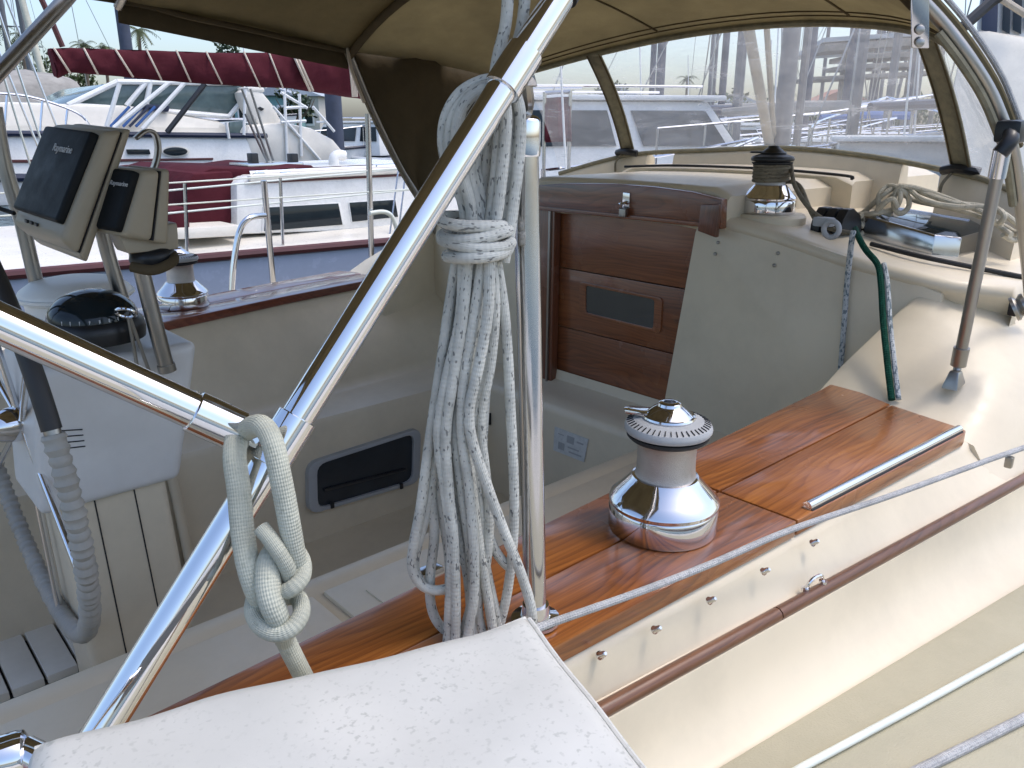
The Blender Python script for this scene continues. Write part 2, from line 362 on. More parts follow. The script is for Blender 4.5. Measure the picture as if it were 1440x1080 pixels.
        if smooth:
            me.shade_smooth(); me.set_sharp_from_angle(angle=R_(smooth))
        if thick:
            md = o.modifiers.new('thickness', 'SOLIDIFY'); md.thickness = thick; md.offset = 0
        return o
def tag(o, label=None, cat=None, group=None, kind=None):
    if label: o['label'] = label
    if cat: o['category'] = cat
    if group: o['group'] = group
    if kind: o['kind'] = kind
    return o
def thing(name, loc, label, cat, group=None):
    o = bpy.data.objects.new(name, None); C.objects.link(o); o.location = tuple(map(float, loc)); o.empty_display_size = .1
    ORG[o.name] = V(*loc); return tag(o, label, cat, group)
def piece(name, src, pos, parent, rot=None):
    """another piece that shares the mesh of src, at world position pos"""
    o = bpy.data.objects.new(name, src.data); C.objects.link(o); o.parent = parent
    o.location = tuple(np.array(pos)-ORG[parent.name])
    if rot is not None: o.rotation_euler = rot
    ORG[o.name] = ORG[parent.name]; return o
def copy_thing(root, loc, label, group=None):
    r = root.copy(); C.objects.link(r); r.location = tuple(map(float, loc)); r['label'] = label
    if group: r['group'] = group
    ORG[r.name] = V(*loc)
    for ch in list(root.children):
        c = ch.copy(); C.objects.link(c); c.parent = r; ORG[c.name] = V(*loc)
        for g in list(ch.children):
            d = g.copy(); C.objects.link(d); d.parent = c
    return r
def spline(pts, k=8, closed=False):
    P = [np.array(p, float) for p in pts]; m = len(P); out = []
    for i in range(m if closed else m-1):
        if closed: p0, p1, p2, p3 = P[i-1], P[i], P[(i+1) % m], P[(i+2) % m]
        else: p0, p1, p2, p3 = P[max(i-1, 0)], P[i], P[i+1], P[min(i+2, m-1)]
        for j in range(k):
            t = j/k; out.append(.5*((2*p1)+(-p0+p2)*t+(2*p0-5*p1+4*p2-p3)*t*t+(-p0+3*p1-3*p2+p3)*t**3))
    if not closed: out.append(P[-1])
    return out
def lerp(a, b, t): return np.array(a, float)*(1-t)+np.array(b, float)*t
def interp(x, xs, ys): return float(np.interp(x, xs, ys))
def text_mesh(name, txt, size, origin, xdir, ydir, mat, parent, ext=.0004):
    cu = bpy.data.curves.new(name, 'FONT'); cu.body = txt; cu.size = size; cu.extrude = ext; cu.resolution_u = 3
    tmp = bpy.data.objects.new(name+'_tmp', cu); C.objects.link(tmp); bpy.context.view_layer.update()
    me = bpy.data.meshes.new_from_object(tmp.evaluated_get(bpy.context.evaluated_depsgraph_get())); bpy.data.objects.remove(tmp)
    xd = Vector(xdir).normalized(); yd = Vector(ydir).normalized(); zd = xd.cross(yd)
    mt = Matrix((xd, yd, zd)).transposed().to_4x4(); mt.translation = Vector(np.array(origin)-ORG[parent.name])
    me.transform(mt); me.name = name
    o = bpy.data.objects.new(name, me); C.objects.link(o); o.parent = parent; ORG[o.name] = ORG[parent.name]
    me.materials.clear(); me.materials.append(M[mat]); return o

# ================================================================== SETTING: water and shore
wg = G(); wg.add([(-1500, -1500, -1.5), (1500, -1500, -1.5), (1500, 1500, -1.5), (-1500, 1500, -1.5)], [(0, 1, 2, 3)])
tag(wg.build('water', 'water', smooth=0), kind='structure')
def ground_xy(u, d, z=0):
    p = D(u, 180, d); p[2] = z; return p
lg = G(); far_pts = [ground_xy(u, d) for u, d in ((-900, 75), (-300, 75), (300, 78), (700, 95), (1000, 150), (1500, 170), (2400, 170))]
back = [p*6 for p in far_pts]
vv = []
for p in far_pts: vv += [(p[0], p[1], -1.6), (p[0], p[1], -.7)]
for p in back: vv += [(p[0], p[1], -.7)]
n_ = len(far_pts); fs = []
for i in range(n_-1):
    fs.append((2*i, 2*i+2, 2*i+3, 2*i+1)); fs.append((2*i+1, 2*i+3, 2*n_+i+1, 2*n_+i))
lg.add(vv, fs); tag(lg.build('shore', 'land', smooth=0), kind='structure')

# unseen concrete slabs added along the near side to bounce light into the cockpit
pg = G()
for i in range(10): pg.box((-5.2+i*1.8, -2.05, -1.05), (1.785, 2.6, .25))
tag(pg.build('bounce_pier', 'bounce_pier', bev=.015), kind='structure')
# ================================================================== OWN SAILBOAT
boat = thing('sailboat', (.8, 1.62, -1.5), 'cream sailboat with varnished teak coaming, its cockpit and companionway fill the picture', 'sailboat')
MID = 1.62
def ye(x): return .549-.055*x          # outer edge of the starboard coaming cap
def yi(x): return .700+.045*x          # inner edge
def ys(x): return .554-.105*x          # rubbing strip
def yc(x): return .520-.152*x          # foot of the coaming, where the non-skid starts
xs = [-1.6+.2*i for i in range(31)]
rows = []
for x in xs:
    e, s_, c_ = ye(x), ys(x), yc(x)
    pr_ = [(.745, -.31), (.745, -.03), (e+.012, -.027), (e+.003, -.030), (e-.003, -.042)]
    for t, z in ((.35, -.062), (.62, -.076), (.85, -.086), (1, -.092)): pr_.append((e-.003+(s_+.012-e+.003)*t, z))
    a, b_ = s_-.012, c_
    pr_ += [(a, -.100), (a-.003, -.112)]
    for t, z in ((.16, -.140), (.34, -.163), (.56, -.182), (.78, -.194), (.93, -.1985), (1, -.20)): pr_.append((a+(b_-a)*t, z))
    pr_ += [(c_-.05, -.201), (-.1, -.206)]
    rows.append([(x, y, z) for y, z in pr_])
G().grid(rows).build('coaming', 'gel', boat, fixn=True, smooth=50)
dk = G(); dk.grid([[(x, yc(x)-.004, -.197), (x, yc(x)-.012, -.1945), (x, .22, -.195), (x, .04, -.199), (x, -.22, -.205)] for x in xs]); dk.build('side_deck', 'nonskid', boat, smooth=30)
# hull of the boat below the deck
def half_beam(x): return interp(x, [-1.7, 0, 2.5, 5, 7.5, 9], [1.45, 1.75, 1.95, 1.75, 1.0, .05])
rows = []
for i in range(28):
    x = -1.7+i*10.7/27; h = half_beam(x); z0 = -.21+max(0, x-3)*.06
    rows.append([(x, MID-h, z0), (x, MID-h*.97, -.7), (x, MID-h*.85, -1.4), (x, MID-h*.6, -1.9), (x, MID+h*.6, -1.9), (x, MID+h*.85, -1.4), (x, MID+h*.97, -.7), (x, MID+h, z0)])
hg = G().grid(rows); hg.add(rows[0], [tuple(range(8))]); hg.build('hull', 'offwhite', boat, fixn=True)
# port coaming, side deck, foredeck
pin = lambda x: interp(x, [-1.6, .3, .75, 1.2, 1.65, 2.4], [2.12, 2.27, 2.375, 2.49, 2.575, 2.66])
pbs = lambda x: interp(x, [-1.6, .6, .95, 1.4, 2.0], [2.08, 2.225, 2.275, 2.31, 2.34])
rows = []
for x in [-1.6+.15*i for i in range(25)]:
    a, b_ = pbs(x), pin(x); top = -.028 - (0.05 if x < .5 else 0)
    rows.append([(x, 2.085, -.72), (x, 2.072, -.42), (x, 2.07, -.315), (x, 2.078, -.300), (x, 2.10, -.296), (x, a-.05, -.300), (x, a-.02, -.295), (x, a, -.275),
                 (x, a+.008, -.25), (x, lerp(a, b_, .55), -.14), (x, b_-.01, top-.02), (x, b_+.003, top), (x, b_+.27, top), (x, b_+.30, -.06), (x, b_+.36, -.19), (x, b_+.42, -.2), (x, 3.55, -.205)])
G().grid(rows).build('coaming', 'gel_in', boat, fixn=True, smooth=50)
fd = G(); fr_ = []
for i in range(14):
    x = 3.9+i*5.0/13; h = half_beam(x)-.02; z = -.2+max(0, x-3)*.06; fr_.append([(x, MID-h, z), (x, MID, z+.06), (x, MID+h, z)])
fd.grid(fr_).build('foredeck', 'nonskid', boat, fixn=True)
# starboard seat, well sides, sole, bridge deck
rows = []
for x in [-1.6+.3*i for i in range(12)]:
    rows.append([(x, .745, -.27), (x, .752, -.296), (x, .775, -.304), (x, 1.225, -.304), (x, 1.235, -.296), (x, 1.262, -.295), (x, 1.278, -.300), (x, 1.284, -.315), (x, 1.28, -.72)])
G().grid(rows).build('seat', 'gel_in', boat, fixn=True, smooth=45)
G().add([(-1.6, 1.27, -.70), (1.72, 1.27, -.70), (1.72, 2.09, -.70), (-1.6, 2.09, -.70)], [(0, 1, 2, 3)]).build('cockpit_sole', 'gel_in', boat, smooth=0)
bd = G(); bd.grid([[(x, y, z) for y in (.75, 1.28, 1.6, 2.08, 2.36)] for x, z in ((1.700, -.72), (1.698, -.33), (1.702, -.312), (1.715, -.302), (1.78, -.300), (1.86, -.300), (1.89, -.292), (1.897, -.26))])
bd.build('bridge_deck', 'gel_in', boat, fixn=True, smooth=50)
# locker lids on the starboard seat, each a raised panel with a gap round it
def slab(name, x0, x1, y0, y1, z0, z1, mat, parent, bev=.006):
    return G().box(((x0+x1)/2, (y0+y1)/2, (z0+z1)/2), (x1-x0, y1-y0, z1-z0)).build(name, mat, parent, bev=bev)
for x0, x1 in ((-.75, .592), (.615, 1.60)):
    ld = slab('locker_lid', x0, x1, .80, 1.218, -.306, -.294, 'gel_in', boat, .005)
    slab('anti_slip_panel', x0+.06, x1-.06, .85, 1.165, -.2945, -.2905, 'gel', ld, .0035)
hinge = G().box((0, 0, 0), (.05, .03, .012)).build('hinge', 'steel', boat, bev=.003, at=(.80, 1.13, -.286))
# companionway bulkhead: two raised panels beside the opening
def yz_prism(poly, x0, x1): return G().prism([(x0, y, z) for y, z in poly], (x1-x0, 0, 0))
ctop = lambda y: interp(abs(y-1.63), [0, .23, .43, .58, .73, .82, .95, 1.08, 1.14], [.335, .327, .308, .285, .252, .240, .226, .212, .200])
yz_prism([(.62, -.31), (1.404, -.31), (1.326, .265), (1.318, .283), (1.300, .290), (1.05, .280), (.85, .240), (.66, .19)], 1.880, 1.915).build('bulkhead_panel', 'gel_in', boat, bev=.006, fixn=True)
yz_prism([(1.955, -.31), (2.62, -.31), (2.62, .18), (2.2, .26), (1.945, .29)], 1.880, 1.915).build('bulkhead_panel', 'gel_in', boat, bev=.006, fixn=True)
bolt = G().lathe([(.0048, 0), (.0048, .003), (.003, .0045)], 10, ax=(-1, 0, 0)).build('bolt', 'steel_old', boat, at=PX(1010, 341, 1.879))
for uv in ((1006, 357), (1094, 356), (1089, 373)): piece('bolt', bolt, PX(*uv, 1.879), boat)
# coaming wings that fair the coaming into the cabin side
W = [(1.585, [(.800, -.04), (.78, -.022), (.70, -.018), (.58, -.018), (.50, -.020), (.455, -.032), (.43, -.07), (.39, -.10)]),
     (1.64, [(.790, -.01), (.775, -.004), (.70, 0.000), (.58, .004), (.50, 0.0), (.455, -.015), (.425, -.06), (.385, -.10)]),
     (1.70, [(.782, .028), (.765, .036), (.70, .040), (.58, .044), (.50, .036), (.45, .012), (.418, -.045), (.378, -.10)]),
     (1.78, [(.757, .088), (.740, .098), (.69, .098), (.58, .088), (.50, .068), (.445, .030), (.410, -.035), (.370, -.10)]),
     (1.88, [(.722, .165), (.706, .176), (.66, .170), (.57, .130), (.495, .090), (.44, .040), (.402, -.03), (.36, -.10)]),
     (2.00, [(.700, .205), (.684, .205), (.645, .188), (.565, .145), (.49, .098), (.434, .044), (.395, -.025), (.345, -.10)]),
     (2.30, [(.69, .21), (.675, .208), (.64, .19), (.56, .15), (.485, .10), (.425, .045), (.375, -.025), (.315, -.10)]),
     (3.0, [(.69, .20), (.675, .198), (.64, .18), (.56, .14), (.47, .09), (.40, .035), (.33, -.03), (.25, -.10)]),
     (4.2, [(.80, .12), (.78, .118), (.74, .11), (.66, .08), (.52, .03), (.42, -.02), (.32, -.06), (.2, -.10)])]
def wing(mir):
    rows = []
    X_ = [1.585, 1.61, 1.64, 1.67, 1.70, 1.74, 1.78, 1.83, 1.88, 1.94, 2.0, 2.15, 2.3, 2.6, 3.0, 3.6, 4.2]
    for x in X_:
        r = [(x, interp(x, [q[0] for q in W], [q[1][0][0] for q in W])+.002, -.31)]
        for k in range(8):
            r.append((x, interp(x, [q[0] for q in W], [q[1][k][0] for q in W]), interp(x, [q[0] for q in W], [q[1][k][1] for q in W])))
        if mir: r = [(a, 2*1.635-b, c) for a, b, c in r]
        rows.append(r)
    g = G().grid(rows); g.add(rows[0], [tuple(range(9))])
    o = g.build('coaming_wing', 'gel', boat, fixn=True, smooth=55); return o
wing(False); wing(True)
# cabin top with a rounded aft edge
rows = []
for x, dz in ((1.935, -.085), (1.880, -.030), (1.875, -.022), (1.876, -.013), (1.882, -.005), (1.896, 0), (2.1, .002), (2.4, .002), (2.8, -.005), (3.2, -.03), (3.9, -.12), (4.2, -.2)):
    r = []
    for k in range(25):
        y = .545+k*(2.715-.545)/24; r.append((x+.09*(max(0, abs(y-1.63)-.95)/.14)**2, y, ctop(y)+dz))
    rows.append([(r[0][0]+.02, .56, -.05), (r[0][0], .535, ctop(.545)+dz-.03)]+r+[(r[-1][0], 2.725, ctop(2.715)+dz-.03), (r[-1][0]+.02, 2.70, -.05)])
G().grid(rows).build('cabin_top', 'gel', boat, fixn=True, smooth=50)
# washboards, jambs, hatch front
zl = [-.300, -.105, .096, .298]
yr = lambda z: 1.400-.135*(z+.30)
wb = []
for k in range(3):
    a, b_ = zl[k]+.0015, zl[k+1]-.0015
    o = yz_prism([(yr(a)-.005, a), (1.895, a), (1.895, b_), (yr(b_)-.005, b_)], 1.901, 1.922).build('washboard', 'mahog', boat, bev=.0025, fixn=True); wb.append(o)
def rounded(c, r, n=4):
    out = []
    for i in range(4):
        p, a_, b_ = c[i], c[i-1], c[(i+1) % 4]; d0 = (a_-p)/np.linalg.norm(a_-p); d1 = (b_-p)/np.linalg.norm(b_-p)
        for k in range(n+1):
            t = k/n; out.append((p+d0*r)*(1-t)**2+p*2*t*(1-t)+(p+d1*r)*t*t)
    return out
pw = rounded([PX(u, v, 1.9) for u, v in ((825, 401), (922, 421), (920, 462), (825, 439))], .012)
ctr = sum(pw)/len(pw)
fr2 = [ctr+(p-ctr)*1.2 for p in pw]; n8 = len(pw)
g = G(); g.add([p+V(-.006, 0, 0) for p in pw]+[p+V(-.006, 0, 0) for p in fr2]+[p+V(.004, 0, 0) for p in fr2]+[p+V(.004, 0, 0) for p in pw],
               [(i, (i+1) % n8, n8+(i+1) % n8, n8+i) for i in range(n8)]+[(n8+i, n8+(i+1) % n8, 2*n8+(i+1) % n8, 2*n8+i) for i in range(n8)]+[(3*n8+i, 3*n8+(i+1) % n8, (i+1) % n8, i) for i in range(n8)])
g.build('window_frame', 'mahog', wb[1], fixn=True, bev=.0015)
G().prism([p+V(-.0025, 0, 0) for p in pw], (.002, 0, 0)).build('pane', 'glass_r', wb[1], fixn=True, smooth=0)
yz_prism([(1.872, -.30), (1.952, -.30), (1.945, .30), (1.868, .30)], 1.868, 1.899).build('door_jamb', 'mahog_v', boat, bev=.004, fixn=True)
yz_prism([(1.885, -.30), (1.893, -.30), (1.888, .298), (1.879, .298)], 1.860, 1.867).build('jamb_track', 'steel_old', boat, fixn=True, smooth=0)
hp = [(1.22, .284), (1.945, .284), (1.945, .362), (1.78, .377), (1.60, .384), (1.45, .383), (1.32, .376), (1.225, .362)]
hf = yz_prism(hp, 1.846, 1.874).build('hatch_front', 'mahog', boat, bev=.005, fixn=True)
yz_prism([(1.225, .262), (1.285, .275), (1.280, .345), (1.222, .352)], 1.832, 1.848).build('corner_block', 'mahog_v', hf, bev=.004, fixn=True)
yz_prism([(1.285, .286), (1.93, .286), (1.93, .298), (1.285, .298)], 1.838, 1.848).build('drip_strip', 'mahog', hf, bev=.002, fixn=True)
lat = thing('hasp_latch', PX(881, 292, 1.85), 'small chrome padlocked hasp at the top of the dark companionway boards', 'latch')
p0 = PX(881, 282, 1.842)
G().box(p0+V(0, 0, 0), (.006, .026, .045)).build('plate', 'chrome2', lat, bev=.002)
G().tube(spline([p0+V(-.006, .010, -.008), p0+V(-.02, .010, -.006), p0+V(-.026, 0, -.008), p0+V(-.02, -.010, -.006), p0+V(-.006, -.010, -.008)], 4), .0035, 8).build('staple', 'chrome2', lat)
G().box(p0+V(-.014, 0, -.034), (.012, .024, .026)).build('padlock', 'steel_old', lat, bev=.004, seg=3)
# sliding hatch and its sea hood
def arched(x0, x1, y0, y1, zt, zb, n=17):
    rows = []
    for x, dz in ((x0, -.012), (x0+.012, -.001), (x0+.04, 0), (x1-.03, 0), (x1, -.008)):
        r = [(x, y0, zb)]
        for k in range(n):
            t = k/(n-1); y = y0+(y1-y0)*t; e = min(t, 1-t); r.append((x, y, zt(y)+dz-(.02*(1-min(1, e/.06))**2)))
        r.append((x, y1, zb)); rows.append(r)
    g = G().grid(rows); g.add(rows[0], [tuple(range(n+2))]); g.add(rows[-1], [tuple(range(n+2))[::-1]]); return g
arched(1.874, 2.56, 1.225, 1.995, lambda y: .382+.012*math.cos((y-1.61)*3), .28).build('sliding_hatch', 'gel', boat, fixn=True, smooth=50)
arched(2.44, 3.1, 1.16, 2.08, lambda y: .402+.014*math.cos((y-1.61)*3), .27).build('sea_hood', 'gel', boat, fixn=True, smooth=50)
G().tube(spline([(2.437, 1.165, .392), (2.436, 1.18, .402), (2.436, 1.4, .412), (2.436, 1.62, .414), (2.436, 1.85, .411), (2.436, 2.06, .400)], 6), .0045, 8).build('hood_seal', 'rubber', boat)
# dark trim along the edge of the cabin top
G().tube(spline([PZ(1225, 343, .262), PZ(1280, 357, .252), PZ(1330, 368, .242), PZ(1440, 390, .218)], 5), .006, 8).build('deck_track', 'rubber', boat)
# cockpit side portlight
pl = rounded([PY(u, v, 2.064) for u, v in ((431, 651), (590, 600), (588, 677), (433, 723))], .038); ctr = sum(pl)/len(pl); npl = len(pl)
inn = [ctr+(p-ctr)*.86 for p in pl]
g = G(); g.add([p+V(0, -.012, 0) for p in inn]+[p+V(0, -.010, 0) for p in pl]+[p+V(0, .02, 0) for p in pl]+[p+V(0, .004, 0) for p in inn],
               [(i, (i+1) % npl, npl+(i+1) % npl, npl+i) for i in range(npl)]+[(npl+i, npl+(i+1) % npl, 2*npl+(i+1) % npl, 2*npl+i) for i in range(npl)]+[(3*npl+i, 3*npl+(i+1) % npl, (i+1) % npl, i) for i in range(npl)])
pf = g.build('portlight', 'ring', boat, fixn=True, bev=.003)
G().prism([p+V(0, -.001, 0) for p in inn], (0, .003, 0)).build('pane', 'glass_p', pf, fixn=True, smooth=0)
G().tube([inn[17]+V(.02, -.006, .045), inn[12]+V(-.02, -.006, .04)], .005, 8).build('inner_rib', 'black', pf)
G().box(inn[16]+V(.03, -.012, -.004), (.012, .008, .02)).build('dog', 'black', pf, bev=.002)
G().box(inn[13]+V(-.03, -.012, -.006), (.012, .008, .02)).build('dog', 'black', pf, bev=.002)
# dark locker opening in the well side, behind the pedestal
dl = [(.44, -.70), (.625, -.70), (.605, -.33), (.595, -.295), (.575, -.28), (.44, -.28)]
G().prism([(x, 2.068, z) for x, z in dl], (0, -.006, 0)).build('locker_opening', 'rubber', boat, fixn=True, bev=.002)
G().tube(spline([(.652, 2.064, -.70), (.634, 2.064, -.38), (.622, 2.064, -.30), (.595, 2.064, -.268), (.54, 2.064, -.262), (.44, 2.064, -.262)], 6), .014, 10).build('opening_trim', 'gel_in', boat)
# placard on the bridge deck face
pc = [PX(u, v, 1.694) for u, v in ((780, 600), (827, 618), (821, 650), (778, 633))]
G().prism(pc, (.003, 0, 0)).build('placard', 'placard', boat, fixn=True, smooth=0)
plo = boat.children[-1]
for (ua, va, ub, vb) in ((.12, .2, .3, .24), (.4, .15, .62, .45), (.7, .25, .9, .32), (.15, .55, .35, .85), (.45, .6, .8, .66), (.5, .78, .9, .84)):
    qa = [lerp(lerp(pc[0], pc[1], a_), lerp(pc[3], pc[2], a_), b_)-V(.0006, 0, 0) for a_, b_ in ((ua, va), (ub, va), (ub, vb), (ua, vb))]
    G().prism(qa, (.0004, 0, 0)).build('print_mark', 'ring', plo, fixn=True, smooth=0)
socket = G().box(PX(686, 588, 1.694), (.008, .03, .045)).build('engine_switch', 'black', boat, bev=.003)
# teak cap: planks of the starboard coaming
def plank(name, poly, z0, z1, mat, parent, bev=.004):
    return G().prism([(x, y, z0) for x, y in poly], (0, 0, z1-z0)).build(name, mat, parent, bev=bev, fixn=True)
YJ = .627
seams = [(-1.3, 1.000), (1.004, None)]
def edge(f, x0, x1, n=8): return [(x0+(x1-x0)*i/n, f(x0+(x1-x0)*i/n)) for i in range(n+1)]
plank('teak_plank', edge(lambda x: YJ+.0012, -1.3, .9985)+edge(yi, .9985, -1.3), -.0265, 0.0, 'teak', boat)
plank('teak_plank', edge(ye, -1.3, .9985)+[(.9985, YJ-.0012), (-1.3, YJ-.0012)], -.0265, -.0004, 'teak', boat)
plank('teak_plank', [(1.0025, YJ+.001), (1.612, YJ+.001), (1.66, .74), (1.672, .770), (1.655, .778)]+edge(yi, 1.60, 1.0025, 5), -.0265, .0004, 'teak', boat)
plank('teak_plank', edge(ye, 1.0025, 1.55, 5)+[(1.570, .468), (1.578, .480), (1.612, YJ-.001), (1.0025, YJ-.001)], -.0265, -.0003, 'teak', boat)
st = G(); a, b_ = V(1.045, ye(1.045)+.012, .004), V(1.555, ye(1.555)+.013, .004)
st.tube([a, b_], .0075, 12); tr_ = st.build('track_strip', 'chrome', boat)
G().tube([a+V(0, -.005, -.005), b_+V(0, -.005, -.005)], .0045, 8).build('strip_shade', 'rubber', tr_)  # dark tube painted in as the shadow gap below the strip
# teak rubbing strip along the coaming, in lengths
for x0, x1 in ((-1.5, .9), (.902, 2.3), (2.302, 4.3)):
    G().tube([(x, ys(x)-.002, -.094) for x in np.linspace(x0, x1, 6)], .0100, 10).build('rubbing_strip', 'teak_dull', boat)
# coaming bolts and a padeye
bolt2 = None
for u, v in ((843, 922), (920, 886), (997, 845), (1073, 804), (1142, 764)):
    x = PZ(u, v, -.045)[0]; y = ye(x)-.018
    # face of the coaming at this sight line
    for zz in np.linspace(-.035, -.09, 40):
        p = PZ(u, v, zz)
        e_, s_ = ye(p[0]), ys(p[0]); yy = interp(-zz, [.042, .062, .076, .086, .092], [e_-.003+(s_+.012-e_+.003)*t for t in (0, .35, .62, .85, 1)])
        if p[1] <= yy+.002: break
    if bolt2 is None:
        bolt2 = G().lathe([(.0055, 0), (.0055, .002), (.0038, .0045), (.0036, .010), (.002, .012)], 12, ax=(0, -.75, .66)).build('bolt', 'chrome2', boat, at=p)
    else: piece('bolt', bolt2, p, boat)
p = PZ(1145, 823, -.083)
pe = G(); pe.tube(spline([p+V(-.018, .004, 0), p+V(-.012, 0, .012), p+V(0, -.001, .014), p+V(.012, -.003, .012), p+V(.018, -.004, 0)], 5), .0028, 8)
pe.lathe([(.006, -.003), (.006, .002)], 10, p+V(-.018, .004, 0)); pe.lathe([(.006, -.003), (.006, .002)], 10, p+V(.018, -.004, 0)); pe.build('padeye', 'chrome2', boat)
# port teak cap
pt = lambda x: pin(x)-.008
pl_in = edge(pt, .69, 1.70, 8)
plank('teak_plank', pl_in+[(1.72, pt(1.7)+.02)]+[(x, pt(x)+.125) for x in (1.66, 1.3, .9, .69)], -.028, 0, 'teak_port', boat)
plank('teak_plank', [(x, pt(x)+.128) for x in (.69, .9, 1.3, 1.66)]+[(x, pt(x)+.25) for x in (1.6, 1.3, .9, .69)], -.028, 0.0003, 'teak_port', boat)
# mast and vang ahead of the sprayhood
MX = 3.02; MY = 1.75
mg = G(); mg.tube([(MX, MY, .2), (MX+.0, MY, 12)], .034, 16); ms = mg.build('mast', 'mast', boat)
G().tube([(MX+.085, MY-.02, .3), (MX+.085, MY-.02, 10)], .016, 8).build('halyard_bundle', 'mast', ms)
vg = G(); vg.tube([(MX-.03, MY+.03, .47), D(1052, 36, 2.75)+V(0, 0, 0), D(1020, -60, 2.6)], .02, 10); vg.build('vang', 'vang', boat)
G().tube([(MX-.02, MY+.02, .50), D(1078, 36, 2.78), D(1056, -60, 2.62)], .011, 8).build('vang', 'vang', boat)
G().box((MX-.02, MY, .42), (.14, .1, .12)).build('gooseneck', 'steel', boat, bev=.02)
# cockpit grating
sl_ = None
for i in range(6):
    x = -.05+.0705*i+.035; p = V(x, 1.985, -.672)
    if sl_ is None:
        sl_ = G().box((0, 0, 0), (.064, .25, .022)).build('grating_slat', 'slat', boat, bev=.003, at=p)
    else: piece('grating_slat', sl_, p, boat)
G().box((.13, 1.985, -.690), (.44, .22, .012)).build('grating_bearer', 'rubber', boat)

# ================================================================== FITTINGS
def winch(name, loc, label, roped=False, scale=1.0):
    o = V(*loc); t = thing(name, loc, label, 'winch', 'sheet winches'); k = scale
    P_ = lambda pr_: [(r*k, z*k) for r, z in pr_]
    G().lathe(P_([(.0755, 0), (.0765, .003), (.0765, .034), (.0750, .037), (.0765, .039), (.0770, .043), (.0755, .0465), (.066, .056), (.055, .068), (.0485, .0755), (.046, .079), (.0425, .080)]), 64, o).build('base_skirt', 'chrome2', t, smooth=28)
    G().lathe(P_([(.0425, .0795), (.0415, .083), (.0405, .092), (.0402, .112), (.041, .124), (.0435, .131), (.0455, .1335)]), 56, o).build('drum', 'drum', t, smooth=45)
    jr = G().lathe(P_([(.045, .1330), (.052, .1345), (.0562, .1385), (.0562, .1415), (.046, .1425)]), 56, o).build('lower_jaw', 'rubber', t, smooth=40)
    G().lathe(P_([(.046, .1432), (.0575, .1445), (.0598, .148), (.0598, .152), (.0575, .1565), (.048, .1605), (.0375, .1635), (.035, .1635)]), 64, o).build('upper_jaw', 'black' if roped else 'ring', t, smooth=40)
    if not roped:
        tk = None; uj = t.children[-1]
        for a in range(44):
            an = 2*math.pi*a/44; c_, s_ = math.cos(an), math.sin(an)
            g = (c_*.0525*k, s_*.0525*k, .1592*k)
            if tk is None: tk = G().box((0, 0, 0), (.0095*k, .0011*k, .0016*k)).build('jaw_rib', 'rubber', t, smooth=0, at=o+V(*g)); tk.rotation_euler = (0, .38, an)
            else: q = piece('jaw_rib', tk, o+V(*g), t, (0, .38, an))
    cp = G().lathe(P_([(.0355, .1625), (.0365, .1655), (.0355, .1680), (.0335, .1690), (.0325, .1685), (.030, .171), (.0225, .1775), (.0165, .1812), (.0150, .1850), (.0125, .1866), (.0082, .1866), (.0078, .180)]), 56, o).build('cap', 'black' if roped else 'chrome2', t, smooth=35)
    G().lathe([(.0078*k, .1800*k), (.0078*k, .1812*k)], 8, o).build('handle_socket', 'black', cp)
    arm = G(); dr = lerp(-_R, _H, .25); dr /= np.linalg.norm(dr); sd_ = np.cross(dr, _Z)
    b0 = [o+dr*.020*k+sd_*.016*k, o+dr*.020*k-sd_*.016*k, o+dr*.060*k-sd_*.008*k, o+dr*.0635*k+sd_*.002*k, o+dr*.058*k+sd_*.012*k]
    arm.prism([p+_Z*.1655*k for p in b0], (0, 0, .0055*k)); arm.build('feeder_arm', 'black' if roped else 'chrome2', t, bev=.0018*k, fixn=True)
    return t
WS = PZ(931, 738, .001); WS[2] = .0005
winch('winch', WS, 'large chrome self-tailing winch on the near teak coaming beside the deck rope')
winch('winch', (.893, 2.555, .001), 'chrome winch on the far teak coaming behind the instrument pod')
WC = V(2.02, 1.19, ctop(1.19)+.012)
winch('winch', WC, 'black topped winch wrapped with brown line on the cabin top', roped=True, scale=.95)
G().lathe([(.092, -.02), (.092, .004), (.086, .011), (.0, .012)], 40, WC-V(.0, .012, .012), cap=False).build('winch_pad', 'gel', boat)
# brown line on the cabin-top winch, to the fairlead and the clutch
rl = thing('winch_line', WC, 'weathered brown line wrapped round the cabin-top winch and led to a fairlead', 'rope')
tur = []
for i in range(0, 24*5+1):
    a = 2*math.pi*i/24; tur.append(WC+V(.0445*math.cos(a), .0445*math.sin(a), .083+.0098*i/24))
e0 = tur[0]; f0 = PX(1172, 322, 1.865)
tur = spline([PX(1205, 330, 1.875), PX(1150, 312, 1.90), WC+V(.02, -.075, .075), WC+V(.0445, -.012, .081)], 6)[:-1] + tur + spline([WC+V(.045, -.03, .128), PX(1118, 262, 1.96), PX(1140, 295, 1.90), f0+V(0, .01, .012)], 6)
G().tube(tur, .0058, 8).build('line', 'rope_br', rl)
fl = thing('fairlead', f0, 'small grey ring fairlead at the cabin-top edge right of the winch', 'fairlead')
an = [2*math.pi*i/24 for i in range(24)]
G().tube([f0+V(-.010, .019*math.cos(a), .019*math.sin(a)) for a in an], .0065, 10, closed=True).build('ring', 'ring', fl)
G().box(f0+V(.008, .03, .014), (.03, .045, .022)).build('bracket', 'ring', fl, bev=.005)
